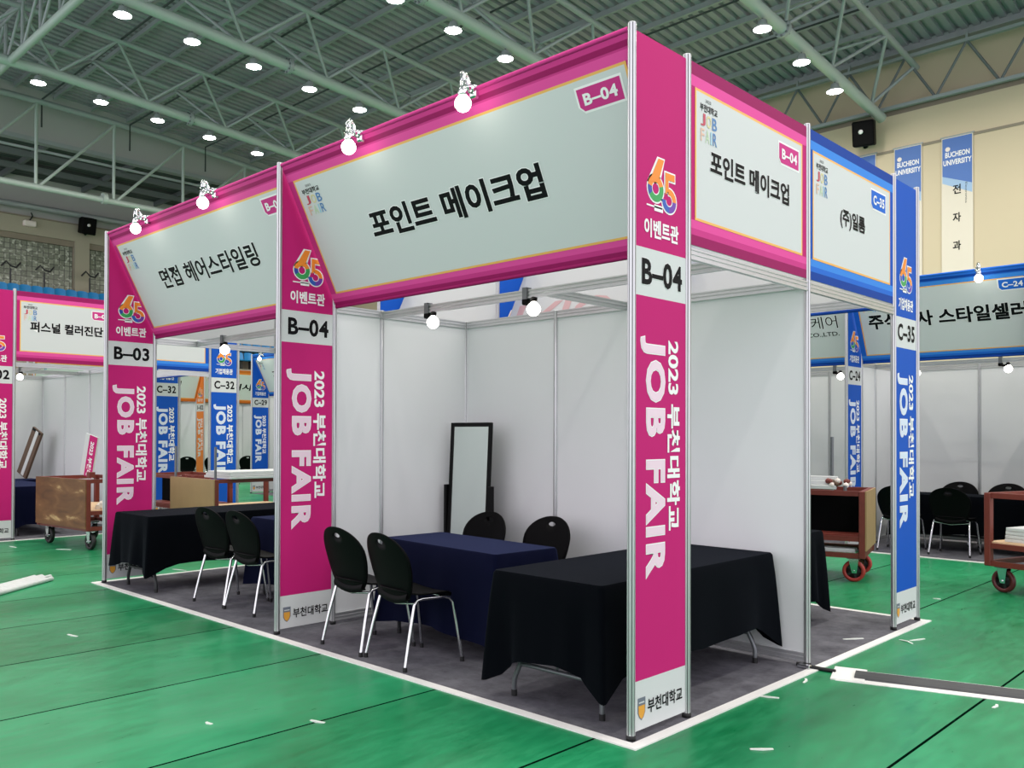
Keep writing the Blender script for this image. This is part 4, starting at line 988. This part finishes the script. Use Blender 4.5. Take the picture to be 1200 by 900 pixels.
# taped cable ramp
e = Vector((.953, .302, 0)); nn = Vector((-e.y, e.x, 0)); ar = math.atan2(e.y, e.x); Mr = Mx((.205, 1.925, 0), ar)
t = thing('cable_ramp', 'dark cable cover edged with white tape running to the right edge', 'cable cover', (.205, 1.925, 0), ar)
G().box(0, 3.2, -.17, -.085, 0, .004, 'tape').obj('edge_tape', t); G().box(0, 3.2, .085, .13, 0, .004, 'tape').obj('edge_tape', t); G().box(-.03, .16, -.16, .15, .0, .009, 'tape').obj('end_tape', t)
g = G(); g.extr([(-.1, 0), (.1, 0), (.085, .012), (.05, .02), (-.05, .02), (-.085, .012)], (.1, 0, .002), (3.2, 0, .002), 'mat_dark'); g.obj('cover', t)
g = G(); g.tube([(-.05, 1.9, .02), (.03, 1.9, .018), (.1, 1.915, .012), (.19, 1.925, .012)], .013, 'foot_black', 8); tag(g.obj('power_cable'), 'thick black cable leaving booth B-04 towards the taped cover', 'cable')
g = G(); g.box(-.03, .05, 1.86, 1.9, .008, .03, 'chrome', ch=.004); tag(g.obj('metal_clip'), 'small metal clip at the foot of the white wall end post', 'clip')
# scraps of tape
SCR = [(-4.187, -1.081, .12, .2, 'left of the middle pillar on the open green floor'), (-1.676, -1.323, .05, .1, 'beside a seam in front of booth B-04'), (-1.308, -.913, .09, .3, 'just outside the front tape of booth B-04'), (-.093, 2.908, .16, .95, 'on the carpet of booth C-35'),
       (.129, 1.151, .12, .4, 'outside the right carpet edge of booth B-04'), (.13, 1.62, .1, 1.9, 'at the right carpet edge near the cable cover'), (.236, 3.244, .15, 1.2, 'on the floor right of pillar C-35'), (.2, 3.12, .13, 2.6, 'crossing another scrap right of pillar C-35'), (-.204, 5.082, .06, .4, 'in front of the cart at the right edge'),
       (1.091, 1.882, .08, 1.6, 'below the cable cover at the right edge'), (-9.23, .653, .22, .6, 'before the worn brown cart'), (-6.604, .923, .2, .3, 'beyond the black table in booth B-03'), (-9.952, .269, .2, .1, 'near the far left pillar'), (.5, .35, .11, .8, 'on the floor below the cable cover, nearest the viewer')]
for x, y, l, a, lab in SCR:
    g = G(); w_ = .007
    z = .0062 if 'carpet' in lab and 'outside' not in lab and 'edge' not in lab else 0
    g.add([(-l/2, -w_, 0), (0, -w_-.01, .0), (l/2, -w_, 0), (l/2, w_, .0), (0, w_-.01, .003), (-l/2, w_, 0), (-l/2, -w_, .004), (0, -w_-.01, .008), (l/2, -w_, .004), (l/2, w_, .004), (0, w_-.01, .008), (-l/2, w_, .004)],
          [(6, 7, 10, 11), (7, 8, 9, 10), (0, 5, 4, 1), (1, 4, 3, 2), (0, 1, 7, 6), (1, 2, 8, 7), (2, 3, 9, 8), (3, 4, 10, 9), (4, 5, 11, 10), (5, 0, 6, 11)], 'scrap')
    o = g.obj('tape_scrap'); o.location = (x, y, z+.0005); o.rotation_euler = (0, 0, a); tag(o, 'torn white tape scrap %s' % lab, 'tape scrap', 'torn tape scraps')
